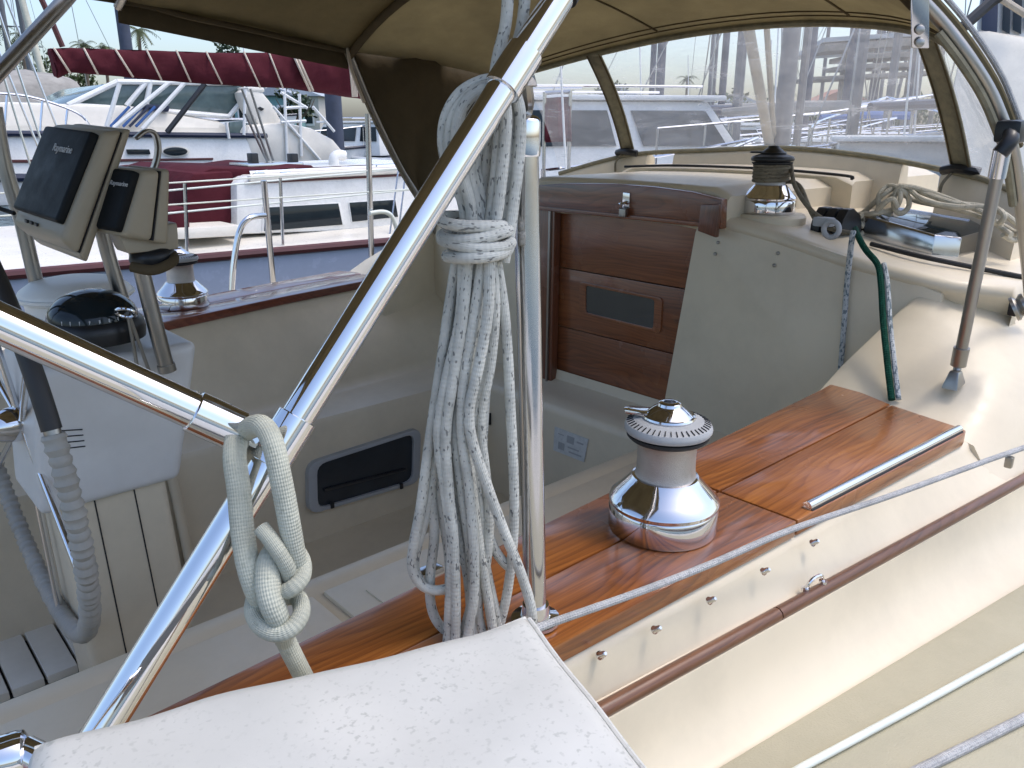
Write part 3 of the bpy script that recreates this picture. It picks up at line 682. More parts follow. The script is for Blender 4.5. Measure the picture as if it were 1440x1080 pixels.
# rope clutch
cc = V(2.06, 1.01, ctop(1.01)+.002)
cl = thing('rope_clutch', cc, 'black moulded rope clutch beside the cream rope on the cabin top', 'clutch')
cg = G(); side = [(-.055, 0), (.06, 0), (.06, .02), (.045, .045), (.005, .064), (-.025, .064), (-.048, .040), (-.055, .02)]
for dy in (-.042, -.012, .018):
    G().prism([(cc[0]+a, cc[1]+dy, cc[2]+b) for a, b in side], (0, .025, 0)).build('cheek', 'black', cl, bev=.004, fixn=True)
G().box(cc+V(.0, 0, .05), (.05, .075, .012)).build('lever', 'cover', cl, bev=.004)
# small dark deck fitting to port of the hatch
pp = V(2.12, 2.02, ctop(2.02)+.02)
bx = thing('deck_fitting', pp, 'small dark rectangular fitting behind the companionway hatch, far side', 'fitting')
G().box(pp+V(0, 0, .005), (.06, .15, .05)).build('housing', 'black', bx, bev=.008)
G().box(pp+V(-.031, -.005, .008), (.004, .12, .03)).build('face', 'glass', bx)
pk = V(2.02, 2.2, ctop(2.2)+.02)
tk_ = thing('tackle_block', pk, 'weathered brown tackle block lying at the far cabin-top corner', 'block')
for dy in (-.05, .0, .05):
    G().lathe([(.012, -.011), (.036, -.012), (.036, -.005), (.030, 0), (.036, .005), (.036, .012), (.012, .011)], 20, pk+V(0, dy, .03), (.2, 1, 0)).build('sheave', 'steel_old', tk_)
G().tube(spline([pk+V(-.03, -.16, -.02), pk+V(-.04, -.1, .01), pk+V(-.03, 0, -.005), pk+V(-.03, .16, -.012)], 6), .007, 8).build('tail', 'rope_br', tk_)
# stainless framed deck hatch
hc = [V(2.125, .975, .322), V(2.34, .985, .330), V(2.47, .775, .293), V(2.42, .735, .285), V(2.165, .735, .280), V(2.115, .78, .287)]
dh = thing('deck_hatch', (2.28, .85, .25), 'low stainless framed deck hatch with a dark glossy lid under the cream rope', 'hatch')
hm = sum(hc)/6
g = G(); inr = [hm+(p-hm)*.93 for p in hc]
g.add([p-V(0, 0, .055) for p in hc]+[p-V(0, 0, .004) for p in hc]+[p+V(0, 0, .001) for p in [hm+(p-hm)*.985 for p in hc]]+[p+V(0, 0, .001) for p in inr]+[p-V(0, 0, .006) for p in inr],
      [(k*6+i, k*6+(i+1) % 6, (k+1)*6+(i+1) % 6, (k+1)*6+i) for k in range(4) for i in range(6)])
g.build('frame', 'steel', dh, fixn=True, bev=.002)
G().prism([p-V(0, 0, .005) for p in inr], (0, 0, .005)).build('lid', 'glass', dh, fixn=True, bev=.001)
# cream rope bundle thrown over the hatch
cr = thing('cream_rope', (2.2, .9, .3), 'coiled cream rope lying over the stainless hatch, its loops hanging off the right end', 'rope')
def cab(u, v, dz=0.0, x=2.12): p = PX(u, v, x); return p+V(0, 0, dz)
paths = [[(1195, 305), (1215, 298), (1240, 275), (1262, 262), (1280, 268), (1300, 282), (1345, 291), (1395, 292), (1412, 303), (1405, 315)],
         [(1200, 318), (1222, 292), (1250, 268), (1275, 262), (1300, 272), (1340, 285), (1380, 290), (1410, 300), (1432, 318), (1436, 332), (1425, 338), (1410, 330)],
         [(1210, 302), (1230, 300), (1255, 295), (1266, 280), (1262, 265), (1248, 262), (1236, 275), (1238, 295), (1252, 302)],
         [(1228, 302), (1245, 285), (1262, 272), (1290, 283), (1330, 291), (1365, 300), (1400, 312), (1425, 326), (1434, 330)],
         [(1265, 265), (1276, 275), (1278, 290), (1268, 300), (1258, 294), (1258, 275), (1268, 262), (1300, 268), (1345, 284), (1385, 300), (1405, 318), (1422, 330)],
         [(1193, 308), (1206, 312), (1215, 322), (1208, 332), (1198, 326), (1203, 310), (1218, 300)],
         [(1196, 320), (1212, 316), (1228, 304), (1240, 288), (1255, 280), (1262, 292)]]
for i, pth in enumerate(paths):
    G().tube(spline([cab(u, v, 0, 2.17+(-.018, .01, -.03, .03, -.008, -.045, -.035)[i]+.018*math.sin(u*.11+i)) for u, v in pth], 6), .0068, 8).build('strand', 'rope_c', cr)
# two halyard tails hanging over the cabin-top edge
ga = thing('green_rope', (1.62, .63, 0), 'dark green rope tail hanging from the cabin top to the teak coaming', 'rope')
gp = [cab(1203, 322, 0, 1.93), PX(1208, 335, 1.85), PX(1218, 352, 1.83), PX(1234, 372, 1.80), PX(1239, 400, 1.77), PX(1242, 450, 1.73), PX(1248, 510, 1.67), PX(1254, 562, 1.625)]
G().tube(spline(gp, 6), .0072, 8).build('tail', 'rope_g', ga)
G().tube(spline([p+V(.006, -.011, .002) for p in gp[3:]], 6), .0058, 8).build('flecked_tail', 'rope_b', ga)
gb = thing('flecked_rope', (1.86, .88, -.05), 'white and blue flecked rope hanging straight down the bulkhead panel', 'rope')
G().tube(spline([PX(1200, 325, 1.862), PX(1197, 345, 1.852), PX(1191, 400, 1.868), PX(1186, 470, 1.868), PX(1181, 534, 1.866), PX(1180, 560, 1.86)], 6), .0066, 8).build('tail', 'rope_b', gb)

# ================================================================== SPRAYHOOD (dodger) AND BIMINI
dg = thing('sprayhood', (2.2, 1.6, .2), 'olive brown canvas sprayhood with hazy clear windows over the companionway', 'sprayhood')
base_px = [(788, 243, 2.40), (887, 217, 2.52), (1000, 210, 2.61), (1110, 207, 2.65), (1230, 219, 2.61), (1355, 243, 2.50), (1400, 256, 2.42), (1445, 277, 2.30)]
top_px = [(735, 106, 2.16), (838, 78, 2.23), (960, 52, 2.31), (1090, 37, 2.36), (1200, 36, 2.34), (1303, 50, 2.24), (1372, 92, 2.08), (1422, 195, 1.98)]
BA = [PX(*q) for q in base_px]; TO = [PX(*q) for q in top_px]
def win(i0, i1, name='window_panel'):
    b_ = spline(BA, 6)[i0*6:i1*6+1]; t_ = spline(TO, 6)[i0*6:i1*6+1]; rows = []
    for k in range(9):
        s = k/8; bul = .016*math.sin(math.pi*s)
        rows.append([lerp(p, q, s)+V(bul, 0, bul*.5) for p, q in zip(b_, t_)])
    return G().grid(rows).build(name, 'vinyl', dg, smooth=180)
win(0, 1); win(1, 5); win(5, 7)
def ribbon(pts, width_vec, mat, name, parent, thick=.003):
    rows = [[p-np.array(width_vec)/2, p+np.array(width_vec)/2] for p in pts]
    return G().grid(rows).build(name, mat, parent, thick=thick, smooth=180)
def strip(i, wpx, name):
    p, q = BA[i], TO[i]; pts = []
    for k in range(9):
        s = k/8; bul = .016*math.sin(math.pi*s); pts.append(lerp(p, q, s)+V(bul-.012, 0, bul*.5))
    tang = BA[min(i+1, 7)]-BA[i-1]; tang /= np.linalg.norm(tang)
    o = ribbon(pts, tang*wpx, 'strap', name, dg, .006); return pts, tang, o
s1, t1, o1 = strip(1, .052, 'window_strap'); s2, t2, o2 = strip(5, .072, 'window_strap')
for sp_, tg in ((s1, t1), (s2, t2)):
    for sgn in (-1, 1): G().tube([p+tg*sgn*(.022 if sp_ is s1 else .030)+V(-.004, 0, 0) for p in sp_], .003, 6).build('strap_edge', 'canvas_d', dg)
    bt = sp_[0]; G().tube(spline([bt+V(-.01, .05, .005), bt+V(-.02, .015, .012), bt+V(-.022, -.02, .01), bt+V(-.01, -.05, .004)], 5), .013, 8).build('strap_buckle', 'black', dg)
    G().tube(spline([bt+V(-.02, .02, .0), bt+V(-.035, .035, -.03), bt+V(-.03, .04, -.065)], 5), .0045, 6).build('lashing', 'rope_br', dg)
G().tube([p+V(-.008, 0, -.003) for p in spline(BA, 6)], .0085, 8).build('window_hem', 'strap', dg)
G().tube([p+V(-.006, 0, .004) for p in spline(TO[:7], 6)], .0105, 8).build('window_hem', 'strap', dg)
# canvas: lofted over the hoops
def hoop(x0, zc, yL, zL, yR, zR, n=25, sag=0, shift=0):
    out = []
    for k in range(n):
        t = k/(n-1); y = yL+(yR-yL)*t; base = zL+(zR-zL)*t; s = 1-abs(2*t-1)**2.6
        out.append(V(x0+shift*abs(2*t-1)**3, y, base+(zc-(zL+zR)/2)*s+sag))
    return out
def resample(pts, n):
    P = [np.array(p) for p in pts]; d = [0]
    for a, b in zip(P, P[1:]): d.append(d[-1]+np.linalg.norm(b-a))
    return [np.array([np.interp(d[-1]*k/(n-1), d, [p[c] for p in P]) for c in range(3)]) for k in range(n)]
PA = PY(490, 72, 2.5); PB = PY(160, 0, 2.5)
secA = resample([TO[0]+V(-.02, .05, -.03)]+spline(TO[:7], 6)+[PX(1400, 140, 2.0)], 25)
secA = [p+V(-.004, 0, .012) for p in secA]
SR = PY(1290, -6, .66)
secB = hoop(1.52, .985, PA[1], PA[2], .66, .765)
secB[-1] = SR; secB[-2] = lerp(SR, secB[-3], .5)+V(0, 0, .03)
secC = hoop(.80, 1.06, 2.5, PB[2], .42, .88)
secD = hoop(-.5, 1.10, 2.45, .93, .42, .90)
def loft(sA, sB, n, sag):
    rows = []
    for i in range(n+1):
        s = i/n; rows.append([lerp(a, b, s)-V(0, 0, sag*math.sin(math.pi*s)*(.3+.7*(1-abs(2*k/(len(sA)-1)-1)**2))) for k, (a, b) in enumerate(zip(sA, sB))])
    return rows
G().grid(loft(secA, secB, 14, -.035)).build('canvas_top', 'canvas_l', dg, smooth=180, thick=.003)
for t_ in (.05, .085):
    G().tube([lerp(a, b, t_)+V(0, 0, .035*math.sin(math.pi*t_)*(.3+.7*(1-abs(2*k/24-1)**2))-.003) for k, (a, b) in enumerate(zip(secA, secB))][1:-1], .0022, 6).build('stitched_seam', 'canvas_d', dg)
for k in (8, 16):
    G().tube([lerp(secA[k], secB[k], t_)+V(0, 0, .035*math.sin(math.pi*t_)*(.3+.7*(1-abs(2*k/24-1)**2))-.004) for t_ in np.linspace(.06, .98, 12)], .003, 6).build('stitched_seam', 'canvas_d', dg)
bm_ = thing('bimini', (.5, 1.6, 1.0), 'dark olive canvas bimini stretched overhead behind the sprayhood', 'bimini')
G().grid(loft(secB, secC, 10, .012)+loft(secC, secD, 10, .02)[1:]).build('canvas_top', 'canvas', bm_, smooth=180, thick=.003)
G().tube([p-V(0, 0, .014) for p in secB], .013, 10).build('hoop', 'canvas_d', dg)
G().tube([p-V(0, 0, .015) for p in secC], .013, 10).build('hoop', 'steel_old', bm_)
pe_ = [secB[0], *[lerp(secB[0], secC[0], t)+V(0, -.03*math.sin(math.pi*t), -.006) for t in (.25, .5, .75)], secC[0], lerp(secC[0], secD[0], .5), secD[0]]
G().tube(spline(pe_, 5), .009, 8).build('edge_binding', 'canvas_d', bm_)
rows = []
for i in range(9):
    s = i/8; a = lerp(pe_[0], pe_[-1], s*.999); rows.append([lerp(secB[0], secC[0], s)+V(0, 0, 0), lerp(secB[0], secC[0], s)+V(0, .012, -.035), lerp(secB[0], secC[0], s)+V(0, .016, -.055)])
G().grid(rows).build('valance', 'canvas_d', bm_, thick=.003)
# far (port) side wing and its leg
LB = PY(598, 292, 2.54)
rows = []
for i in range(11):
    s = i/10; L_ = lerp(PA, LB, s)+V(0, .03*math.sin(math.pi*s), 0); Rr = lerp(secA[0], LB+V(.02, 0, 0), s)+V(-.03*math.sin(math.pi*s), 0, 0)
    rows.append([lerp(L_, Rr, k/8)+V(0, .025*math.sin(k*1.3+i*.5)*math.sin(math.pi*k/8), .07*math.sin(math.pi*k/8) if i == 0 else 0) for k in range(9)])
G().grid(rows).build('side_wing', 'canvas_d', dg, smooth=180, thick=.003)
leg = [PA, lerp(PA, LB, .35)+V(0, .03, 0), lerp(PA, LB, .7)+V(0, .03, 0), LB, LB+V(.05, 0, -.10)]
G().tube(spline(leg, 6), .011, 10).build('hoop_leg', 'steel_old', dg)
G().tube(spline([p+V(-.014, 0, 0) for p in leg[:4]], 6), .006, 6).build('edge_cord', 'rope_br', dg)
G().box(LB+V(.04, 0, -.05), (.035, .03, .05)).build('hinge_foot', 'steel_old', dg, bev=.006)
G().tube(spline([PA+V(-.01, -.01, .02), PA+V(-.01, -.025, -.05), PA+V(.02, -.02, -.12), PA+V(.05, 0, -.16)], 5), .006, 6).build('lacing', 'cord', dg)
# near (starboard) hoop legs
sp_ = [SR+V(0, 0, .0), PY(1330, 38, .625), PY(1362, 80, .59), PY(1392, 128, .56), PY(1413, 178, .535), PY(1425, 215, .525), PY(1434, 280, .52), PY(1444, 370, .515), PY(1450, 440, .51)]
G().tube(spline(sp_, 6), .0115, 10).build('hoop_leg', 'steel_old', dg)
G().tube(spline([p+V(.012, -.004, .012) for p in sp_[:6]], 6), .0075, 8).build('edge_cord', 'canvas', dg)
G().tube(spline([p+V(.022, -.008, .026) for p in sp_[:6]], 6), .005, 8).build('edge_cord', 'rope_gr', dg)
G().tube(spline([p+V(-.014, .006, -.010) for p in sp_[1:7]], 6), .008, 8).build('edge_cord', 'strap', dg)
rows = []
for i, p in enumerate(spline(sp_[:6], 4)):
    rows.append([p, p+V(.03, .02, .012), p+V(.07, .05, .02)])
G().grid(rows).build('canvas_edge', 'canvas', dg, thick=.003, smooth=180)
pb = [PY(1293, -12, .645), PY(1293, 68, .645)]
pln = G(); a, b_ = pb; wv_ = _R*.0155; nv = -_H*.004
pln.hexa([a-wv_, a+wv_, b_+wv_, b_-wv_], [a-wv_+nv, a+wv_+nv, b_+wv_+nv, b_-wv_+nv]); pl_ = pln.build('strap_plate', 'steel', dg, bev=.003, fixn=True)
for v_ in (42, 60): G().lathe([(.008, 0), (.008, .003), (.005, .005)], 12, PY(1293, v_, .642), tuple(-_H)).build('bolt', 'steel_old', pl_)
rows = [[PY(1275, v_, .66)+V(.03, .02, 0), PY(1300, v_, .66)+V(.03, .02, 0)] for v_ in (-20, 30, 66)]
# strut from the hoop to the coaming wing
sa, sb = PY(1409, 214, .515), PY(1348, 511, .544)
stt = G().tube([sa, sb], .0112, 14).build('strut', 'steel_old', dg)
dirs = (sb-sa)/np.linalg.norm(sb-sa)
G().tube([sa-dirs*.004, sa+dirs*.045], .0150, 14).build('strut_collar', 'chrome2', stt)
G().tube([sb-dirs*.035, sb+dirs*.004], .0150, 14).build('strut_collar', 'steel_old', stt)
bf = PY(1343, 529, .541)
G().tube([sb, bf+V(0, 0, -.01)], .0075, 10).build('eye_end', 'steel_old', stt)
G().hexa([bf+V(-.022, -.016, -.025), bf+V(.022, -.016, -.016), bf+V(.022, .016, -.016), bf+V(-.022, .016, -.025)], [bf+V(-.01, -.009, .012), bf+V(.01, -.009, .012), bf+V(.01, .009, .012), bf+V(-.01, .009, .012)]).build('strut_foot', 'steel_old', dg, bev=.004, fixn=True)
G().tube(spline([sa+V(.02, 0, .035), sa+V(.0, -.01, .02), sa+V(-.01, 0, -.002)], 4), .014, 10).build('jaw_slide', 'black', dg)
G().box(sa+V(.03, 0, .035), (.05, .045, .04)).build('jaw_slide', 'black', dg, bev=.01)
# breakwater below the windows, in three lengths
def breakwater(pts):
    g = G(); rows = []
    for p in pts:
        zb = ctop(p[1])-.03
        rows.append([(p[0]-.045, p[1], zb), (p[0]-.020, p[1], p[2]-.020), (p[0]-.012, p[1], p[2]-.011), (p[0]+.01, p[1], p[2]-.009), (p[0]+.03, p[1], p[2]-.02), (p[0]+.05, p[1], zb)])
    g.grid(rows); g.add(rows[0], [tuple(range(6))]); g.add(rows[-1], [tuple(range(6))[::-1]])
    return g.build('breakwater', 'gel', boat, fixn=True, smooth=45)
BS = spline(BA, 12)
breakwater(BS[0:16]); breakwater(BS[19:53]); breakwater(BS[57:])
pd = PY(1434, 432, .47)
blk = thing('turning_block', pd, 'small dark turning block at the right edge below the cabin-top trim', 'block')
G().lathe([(.008, -.012), (.024, -.012), (.024, -.006), (.018, 0), (.024, .006), (.024, .012), (.008, .012)], 18, pd, (.3, -.8, .5)).build('sheave', 'steel_old', blk)
G().box(pd+V(.02, .01, -.005), (.05, .02, .03)).build('cheek', 'black', blk, bev=.006)

# ================================================================== STERN FRAME, POST, CUSHION
fr = thing('canopy_frame', D(180, 985, .60), 'polished stainless canopy frame, a diagonal tube met by a brace, in the near foreground', 'frame')
dT, dB = D(783, 2, .715), D(160, 1000, .598)
def dpt(u):  # point on the diagonal at image column u
    lo, hi = 0.0, 1.0
    for _ in range(40):
        m = (lo+hi)/2; p = lerp(dT, dB, m); d = p-EYE; uu = 720+FPX*np.dot(d, _R)/np.dot(d, _F)
        if uu > u: lo = m
        else: hi = m
    return lerp(dT, dB, lo)
ddir = (dB-dT)/np.linalg.norm(dB-dT)
RT = .0136
dg2 = G().tube([dT-ddir*.03, dB+ddir*.08], RT, 40).build('diagonal_tube', 'chrome', fr, smooth=60)
c0 = dpt(722)
G().tube([c0-ddir*.022, c0-ddir*.021, c0+ddir*.021, c0+ddir*.022], [RT+.0012, RT+.0032, RT+.0032, RT+.0012], 40).build('collar', 'chrome', fr)
G().tube([dT-ddir*.055, dT-ddir*.008], RT+.0025, 32).build('end_fitting', 'black', fr)
G().tube([dT-ddir*.05, dT-ddir*.42], .0110, 24).build('upper_tube', 'chrome', fr)
jt = c0+_Z*0
G().hexa([jt+_H*.012+_R*.006-_Z*.012, jt+_H*.012+_R*.022-_Z*.012, jt+_H*.03+_R*.022-_Z*.012, jt+_H*.03+_R*.006-_Z*.012], [jt+_H*.008+_R*.0-_Z*-.006, jt+_H*.008+_R*.016+_Z*.006, jt+_H*.026+_R*.016+_Z*.006, jt+_H*.026+_R*.0+_Z*.006]).build('hinge_jaw', 'steel', fr, bev=.002, fixn=True)
# brace from the left, its jaw and the slide clamp
bA, bB = D(-40, 436, .535), D(338, 608, .630)
bd_ = (bB-bA)/np.linalg.norm(bB-bA)
G().tube([bA-bd_*1.1, bB-bd_*.02], RT+.0004, 40).build('brace_tube', 'chrome', fr, smooth=60)
G().tube([bB-bd_*.040, bB-bd_*.039, bB-bd_*.002, bB], [RT+.0015, RT+.0030, RT+.0030, RT+.0010], 40).build('brace_end', 'chrome', fr)
for s_ in (-1, 1):
    sc_ = bB-bd_*.036+_U*(RT+.0032)*.9+_R*.002*s_ + bd_*(.012*(s_+1))
    G().lathe([(.0028, 0), (.0028, .002)], 8, sc_, tuple(_U)).build('set_screw', 'steel_old', fr)
cj = dpt(398)
G().tube([cj-ddir*.022, cj-ddir*.0212, cj+ddir*.0212, cj+ddir*.022], [RT+.001, RT+.0030, RT+.0030, RT+.001], 40).build('slide_clamp', 'chrome', fr)
tongue = [bB-bd_*.004+_U*.007, lerp(bB, cj, .5)+_U*.004-_R*.0, cj-_R*.008+_U*.002, cj-_R*.008-_U*.010, lerp(bB, cj, .5)-_U*.010, bB-bd_*.004-_U*.007]
for off in (-.008, .004):
    G().prism([p+_F*off for p in tongue], _F*.003).build('jaw_plate', 'steel', fr, fixn=True, bev=.0008)
G().lathe([(.0035, -.012), (.0035, .012)], 10, lerp(bB, cj, .45)-_U*.002, tuple(_F)).build('pivot_pin', 'chrome2', fr)
# upright post
pT, pB = D(738, 168, .765), PZ(753, 872, .002)
pst = thing('post', pB, 'upright stainless post with polished cap standing right of the coiled rope', 'post')
G().tube([pB+V(0, 0, -.001), pT], .0128, 32).build('tube', 'steel', pst, smooth=60)
G().lathe([(.0150, -.034), (.0155, -.032), (.0155, -.003), (.0148, 0.0), (.0125, .0025), (.006, .005), (.0, .0056)], 36, pT+V(0, 0, .0), cap=False).build('cap', 'chrome', pst)
G().lathe([(.028, 0), (.028, .004), (.017, .007), (.015, .022)], 28, pB).build('base_flange', 'chrome2', pst)
# hooks of the hinge between post and diagonal
G().tube(spline([pT+V(0, 0, .0), pT+_Z*.012+_R*.003, lerp(pT, c0, .5)+_R*.008, c0+_H*.014+_R*.01], 4), .0055, 8).build('hinge_link', 'steel_old', pst)
# white padded cover lying on the rail
ZC = .195
e0, e1, e2 = PZ(45, 1037, ZC), PZ(742, 860, ZC), PZ(935, 1085, ZC)
lx = (e1-e0); Lx = np.linalg.norm(lx); lx /= Lx; ly = np.cross(_Z, lx); ly = -ly if np.dot(ly, e2-e1) < 0 else ly
cu = thing('rail_cushion', e0+ly*.15-_Z*.05, 'mildew-spotted white vinyl covered cushion strapped on the rail in the bottom foreground', 'cushion')
WY = .34; rows = []
nx, ny = 44, 44
prof = []
def cz(s, t):
    e = min(s*Lx, (1-s)*Lx, t*WY, (1-t)*WY); edge_ = -.010*max(0, 1-e/.012)**2
    return edge_+.0012*math.sin(7*s+3*t)+.0008*math.sin(19*s-11*t+1)+.0010*math.sin(20*s*t+2)+.005*math.sin(math.pi*s)*math.sin(math.pi*t)
top_r = []
for i in range(nx+1):
    s = i/nx
    top_r.append([e0+lx*Lx*s+ly*WY*(j/ny)*(1 if True else 0)+_Z*cz(s, j/ny)+ly*.0016*math.sin(9*s+1) - ly*(.001*math.sin(26*s)*(1-min(1, j/6))) for j in range(ny+1)])
g = G(); g.grid(top_r)
def skirt(line, outv):
    r1 = [p+outv*.0035-_Z*.006 for p in line]; r2 = [p+outv*.004-_Z*.05 for p in line]; r3 = [p-_Z*.055-outv*.01 for p in line]
    g.grid([line, r1, r2, r3])
skirt([r[0] for r in top_r], -ly); skirt([r[-1] for r in top_r], ly); skirt(top_r[0], -lx); skirt(top_r[-1], lx)
g.build('padded_cover', 'cushion', cu, fixn=True, smooth=60)
ln = [p+lx*.002-_Z*.001 for p in top_r[-1]]; G().tube(ln, .0022, 8).build('piping', 'cushion', cu)
ln = [r[0]-ly*.002-_Z*.001 for r in top_r]; G().tube(ln, .002, 8).build('piping', 'cushion', cu)
for k in range(36):
    p = top_r[-1][min(ny, 2+k)] if 2+k < ny else None
    if p is None: break
    q = p-lx*.007+_Z*.0012
    if k == 0: stc = G().box((0, 0, 0), (.0045, .0010, .0006)).build('stitch', 'ring', cu, smooth=0, at=q); stc.rotation_euler = (0, 0, math.atan2(ly[1], ly[0]))
    else: piece('stitch', stc, q, cu, (0, 0, math.atan2(ly[1], ly[0])))
# rail the cushion lies on
ra = PZ(40, 1056, ZC-.028)
rv = lx
rt = thing('stern_rail', ra-V(0, 0, .3), 'polished stern rail end poking out left of the white cushion', 'rail')
G().tube([ra-rv*.5, ra-rv*.012], .0120, 28).build('rail_tube', 'chrome', rt)
G().tube([ra-rv*.014, ra-rv*.006, ra-rv*.002, ra+rv*.0], [.0138, .0142, .0135, .010], 28).build('end_cap', 'chrome', rt)
ra2 = ra-rv*.002+ly*.02-_Z*.012
G().tube([ra-rv*.002, ra+rv*.05+ly*.05-_Z*.01, ra+rv*.24+ly*.05-_Z*.01], .0100, 16).build('rail_tube', 'chrome', rt)
q_ = ra+rv*.16+ly*.05-_Z*.01; G().tube([q_, V(q_[0], q_[1]-.02, -.2)], .0115, 16).build('stanchion', 'chrome', rt)

# ================================================================== ROPES NEAR THE CAMERA
def hang(v, k=.755): return k/(.952+(540-v)/1120*.3057)
rc = thing('rope_coil', D(665, 880, .85), 'thick white flecked rope hanged in a coil from the frame, left of the upright post', 'rope')
RR = .0055
low = [  # image column at successive rows, and how far in front of the coil's middle
    [[(643, 362), (632, 430), (619, 520), (604, 620), (592, 710), (581, 770), (580, 800), (592, 822), (612, 830), (634, 826)], .004],
    [[(651, 362), (640, 450), (625, 540), (610, 620), (606, 690), (611, 750), (605, 810), (606, 850), (616, 876), (634, 892)], .016],
    [[(658, 362), (650, 450), (636, 540), (627, 610), (631, 690), (638, 760), (641, 840), (640, 905), (636, 930)], -.012],
    [[(668, 362), (660, 450), (648, 540), (641, 610), (648, 680), (658, 750), (664, 810), (662, 850), (652, 890), (646, 915)], 0.000],
    [[(679, 362), (672, 450), (660, 530), (655, 600), (663, 680), (673, 760), (684, 830), (692, 880), (694, 915)], .004],
    [[(688, 362), (686, 440), (672, 520), (660, 575), (664, 620), (684, 680), (708, 745), (732, 805), (746, 850), (750, 885)], -.016],
    [[(697, 362), (708, 430), (714, 500), (718, 580), (722, 660), (723, 730), (719, 790), (712, 840), (700, 890), (694, 915)], .018],
    [[(675, 362), (682, 420), (688, 480), (682, 560), (678, 640), (681, 720), (692, 765), (708, 790), (720, 800)], .020],
    [[(662, 362), (654, 460), (642, 560), (634, 640), (646, 720), (660, 800), (668, 850), (674, 900)], .014],
    [[(647, 362), (637, 470), (622, 580), (618, 680), (626, 740), (632, 790), (632, 830)], .022],
    [[(690, 362), (696, 430), (690, 510), (676, 590), (682, 660), (688, 720), (684, 790), (672, 850), (680, 900)], .010]]
low += [[[(u+du+(4*math.sin(v*.02+du)), v) for u, v in low[k][0]], low[k][1]+do] for k, du, do in ((0, 7, .010), (2, -7, .004), (3, 7, -.010), (4, 8, .012), (8, -8, -.004), (10, -9, .002))]
for pts, off in low:
    G().tube(spline([D(u, v, hang(v)+off) for u, v in pts], 8), RR, 12).build('strand', 'rope_w', rc)
upr = [[[(640, 362), (650, 330), (660, 300), (645, 270), (630, 235), (623, 200), (627, 165), (645, 133), (672, 116), (695, 112), (712, 122), (722, 150), (722, 200), (716, 260), (708, 320), (700, 362)], .006],
       [[(655, 362), (662, 325), (662, 290), (650, 245), (642, 200), (645, 165), (660, 138), (685, 124), (705, 132), (712, 165), (708, 220), (702, 280), (694, 330), (688, 362)], -.012],
       [[(668, 362), (674, 320), (668, 280), (660, 240), (668, 200), (690, 165), (704, 170), (704, 220), (696, 280), (684, 330), (678, 362)], -.004],
       [[(664, 362), (668, 330), (676, 290), (680, 240), (688, 180), (693, 130), (700, 80), (710, 40), (714, 0), (716, -60), (720, -180), (724, -330)], .010],
       [[(690, 362), (686, 320), (684, 270), (694, 210), (706, 150), (716, 100), (728, 60), (736, 20), (742, -60), (750, -180), (758, -330)], .022]]
upr += [[[(u+du, v+dv) for u, v in upr[k][0]], upr[k][1]+do] for k, du, dv, do in ((0, 9, 6, -.008), (1, -9, 5, .008), (2, 8, -6, .006))]
for pts, off in upr:
    G().tube(spline([D(u, v, hang(v)+off+.012) for u, v in pts], 8), RR, 12).build('strand', 'rope_w', rc)
for i, (cu_, v_, a_, tilt) in enumerate(((664, 313, 44, -5), (668, 329, 47, 4), (670, 340, 49, -3), (672, 354, 44, 6))):
    ring = []
    c_ = D(cu_, v_, hang(v_)+.006); sc2 = hang(v_)/1120
    for k in range(26):
        a = 2*math.pi*k/26; ring.append(c_+_R*a_*sc2*math.cos(a)-_H*.030*math.sin(a)*(1+.06*i)+_Z*(tilt*sc2*math.cos(a)+2*sc2*math.sin(2*a+i)))
    G().tube(ring, RR*1.02, 12, closed=True).build('wrap', 'rope_w', rc)
# knotted line on the slide clamp
kn = thing('knotted_rope', D(438, 960, .68), 'pale green nylon line tied in a bowline through the clamp of the stainless frame', 'rope')
kd = .612
kk = [[[(372, 655, .05), (352, 630, .045), (334, 622, .01), (330, 645, -.006), (336, 690, -.010), (341, 747, -.012), (349, 795, -.014), (361, 832, -.010), (374, 856, .002), (384, 870, .008)], [.0088]*8+[.0075]*2],
      [[(345, 640, .045), (344, 612, .02), (354, 600, -.004), (370, 600, -.022), (384, 625, -.030), (398, 688, -.028), (409, 747, -.020), (417, 785, -.012), (420, 805, -.004), (412, 830, .004)], [.0082]*7+[.0074]*3],
      [[(367, 742, -.024), (379, 757, -.026), (394, 779, -.024), (405, 800, -.018), (408, 822, -.006), (404, 842, .004)], [.0062]*6],
      [[(416, 772, .010), (426, 790, -.004), (425, 812, -.016), (410, 828, -.022), (396, 832, -.014), (388, 826, .004)], [.0062]*6],
      [[(398, 790, .008), (386, 778, -.006), (378, 790, -.016), (377, 822, -.022), (383, 850, -.024), (391, 870, -.020), (397, 886, -.006), (400, 900, .006)], [.0070, .0080, .0090, .0096, .0094, .0086, .0078, .0074]],
      [[(404, 838, .014), (420, 842, .0), (424, 862, -.014), (412, 882, -.022), (391, 891, -.024), (368, 882, -.020), (356, 862, -.008), (357, 844, .008)], [.0066]*8],
      [[(392, 868, .008), (398, 890, .010), (407, 912, .016), (420, 938, .026), (438, 975, .05), (446, 1010, .06)], [.0078]*6]]
for pts, r in kk:
    q_ = spline([D(u, v, kd+o) for u, v, o in pts], 8); G().tube(q_, [float(np.interp(i*(len(r)-1)/(len(q_)-1), range(len(r)), r)) for i in range(len(q_))], 16).build('strand', 'rope_k', kn)
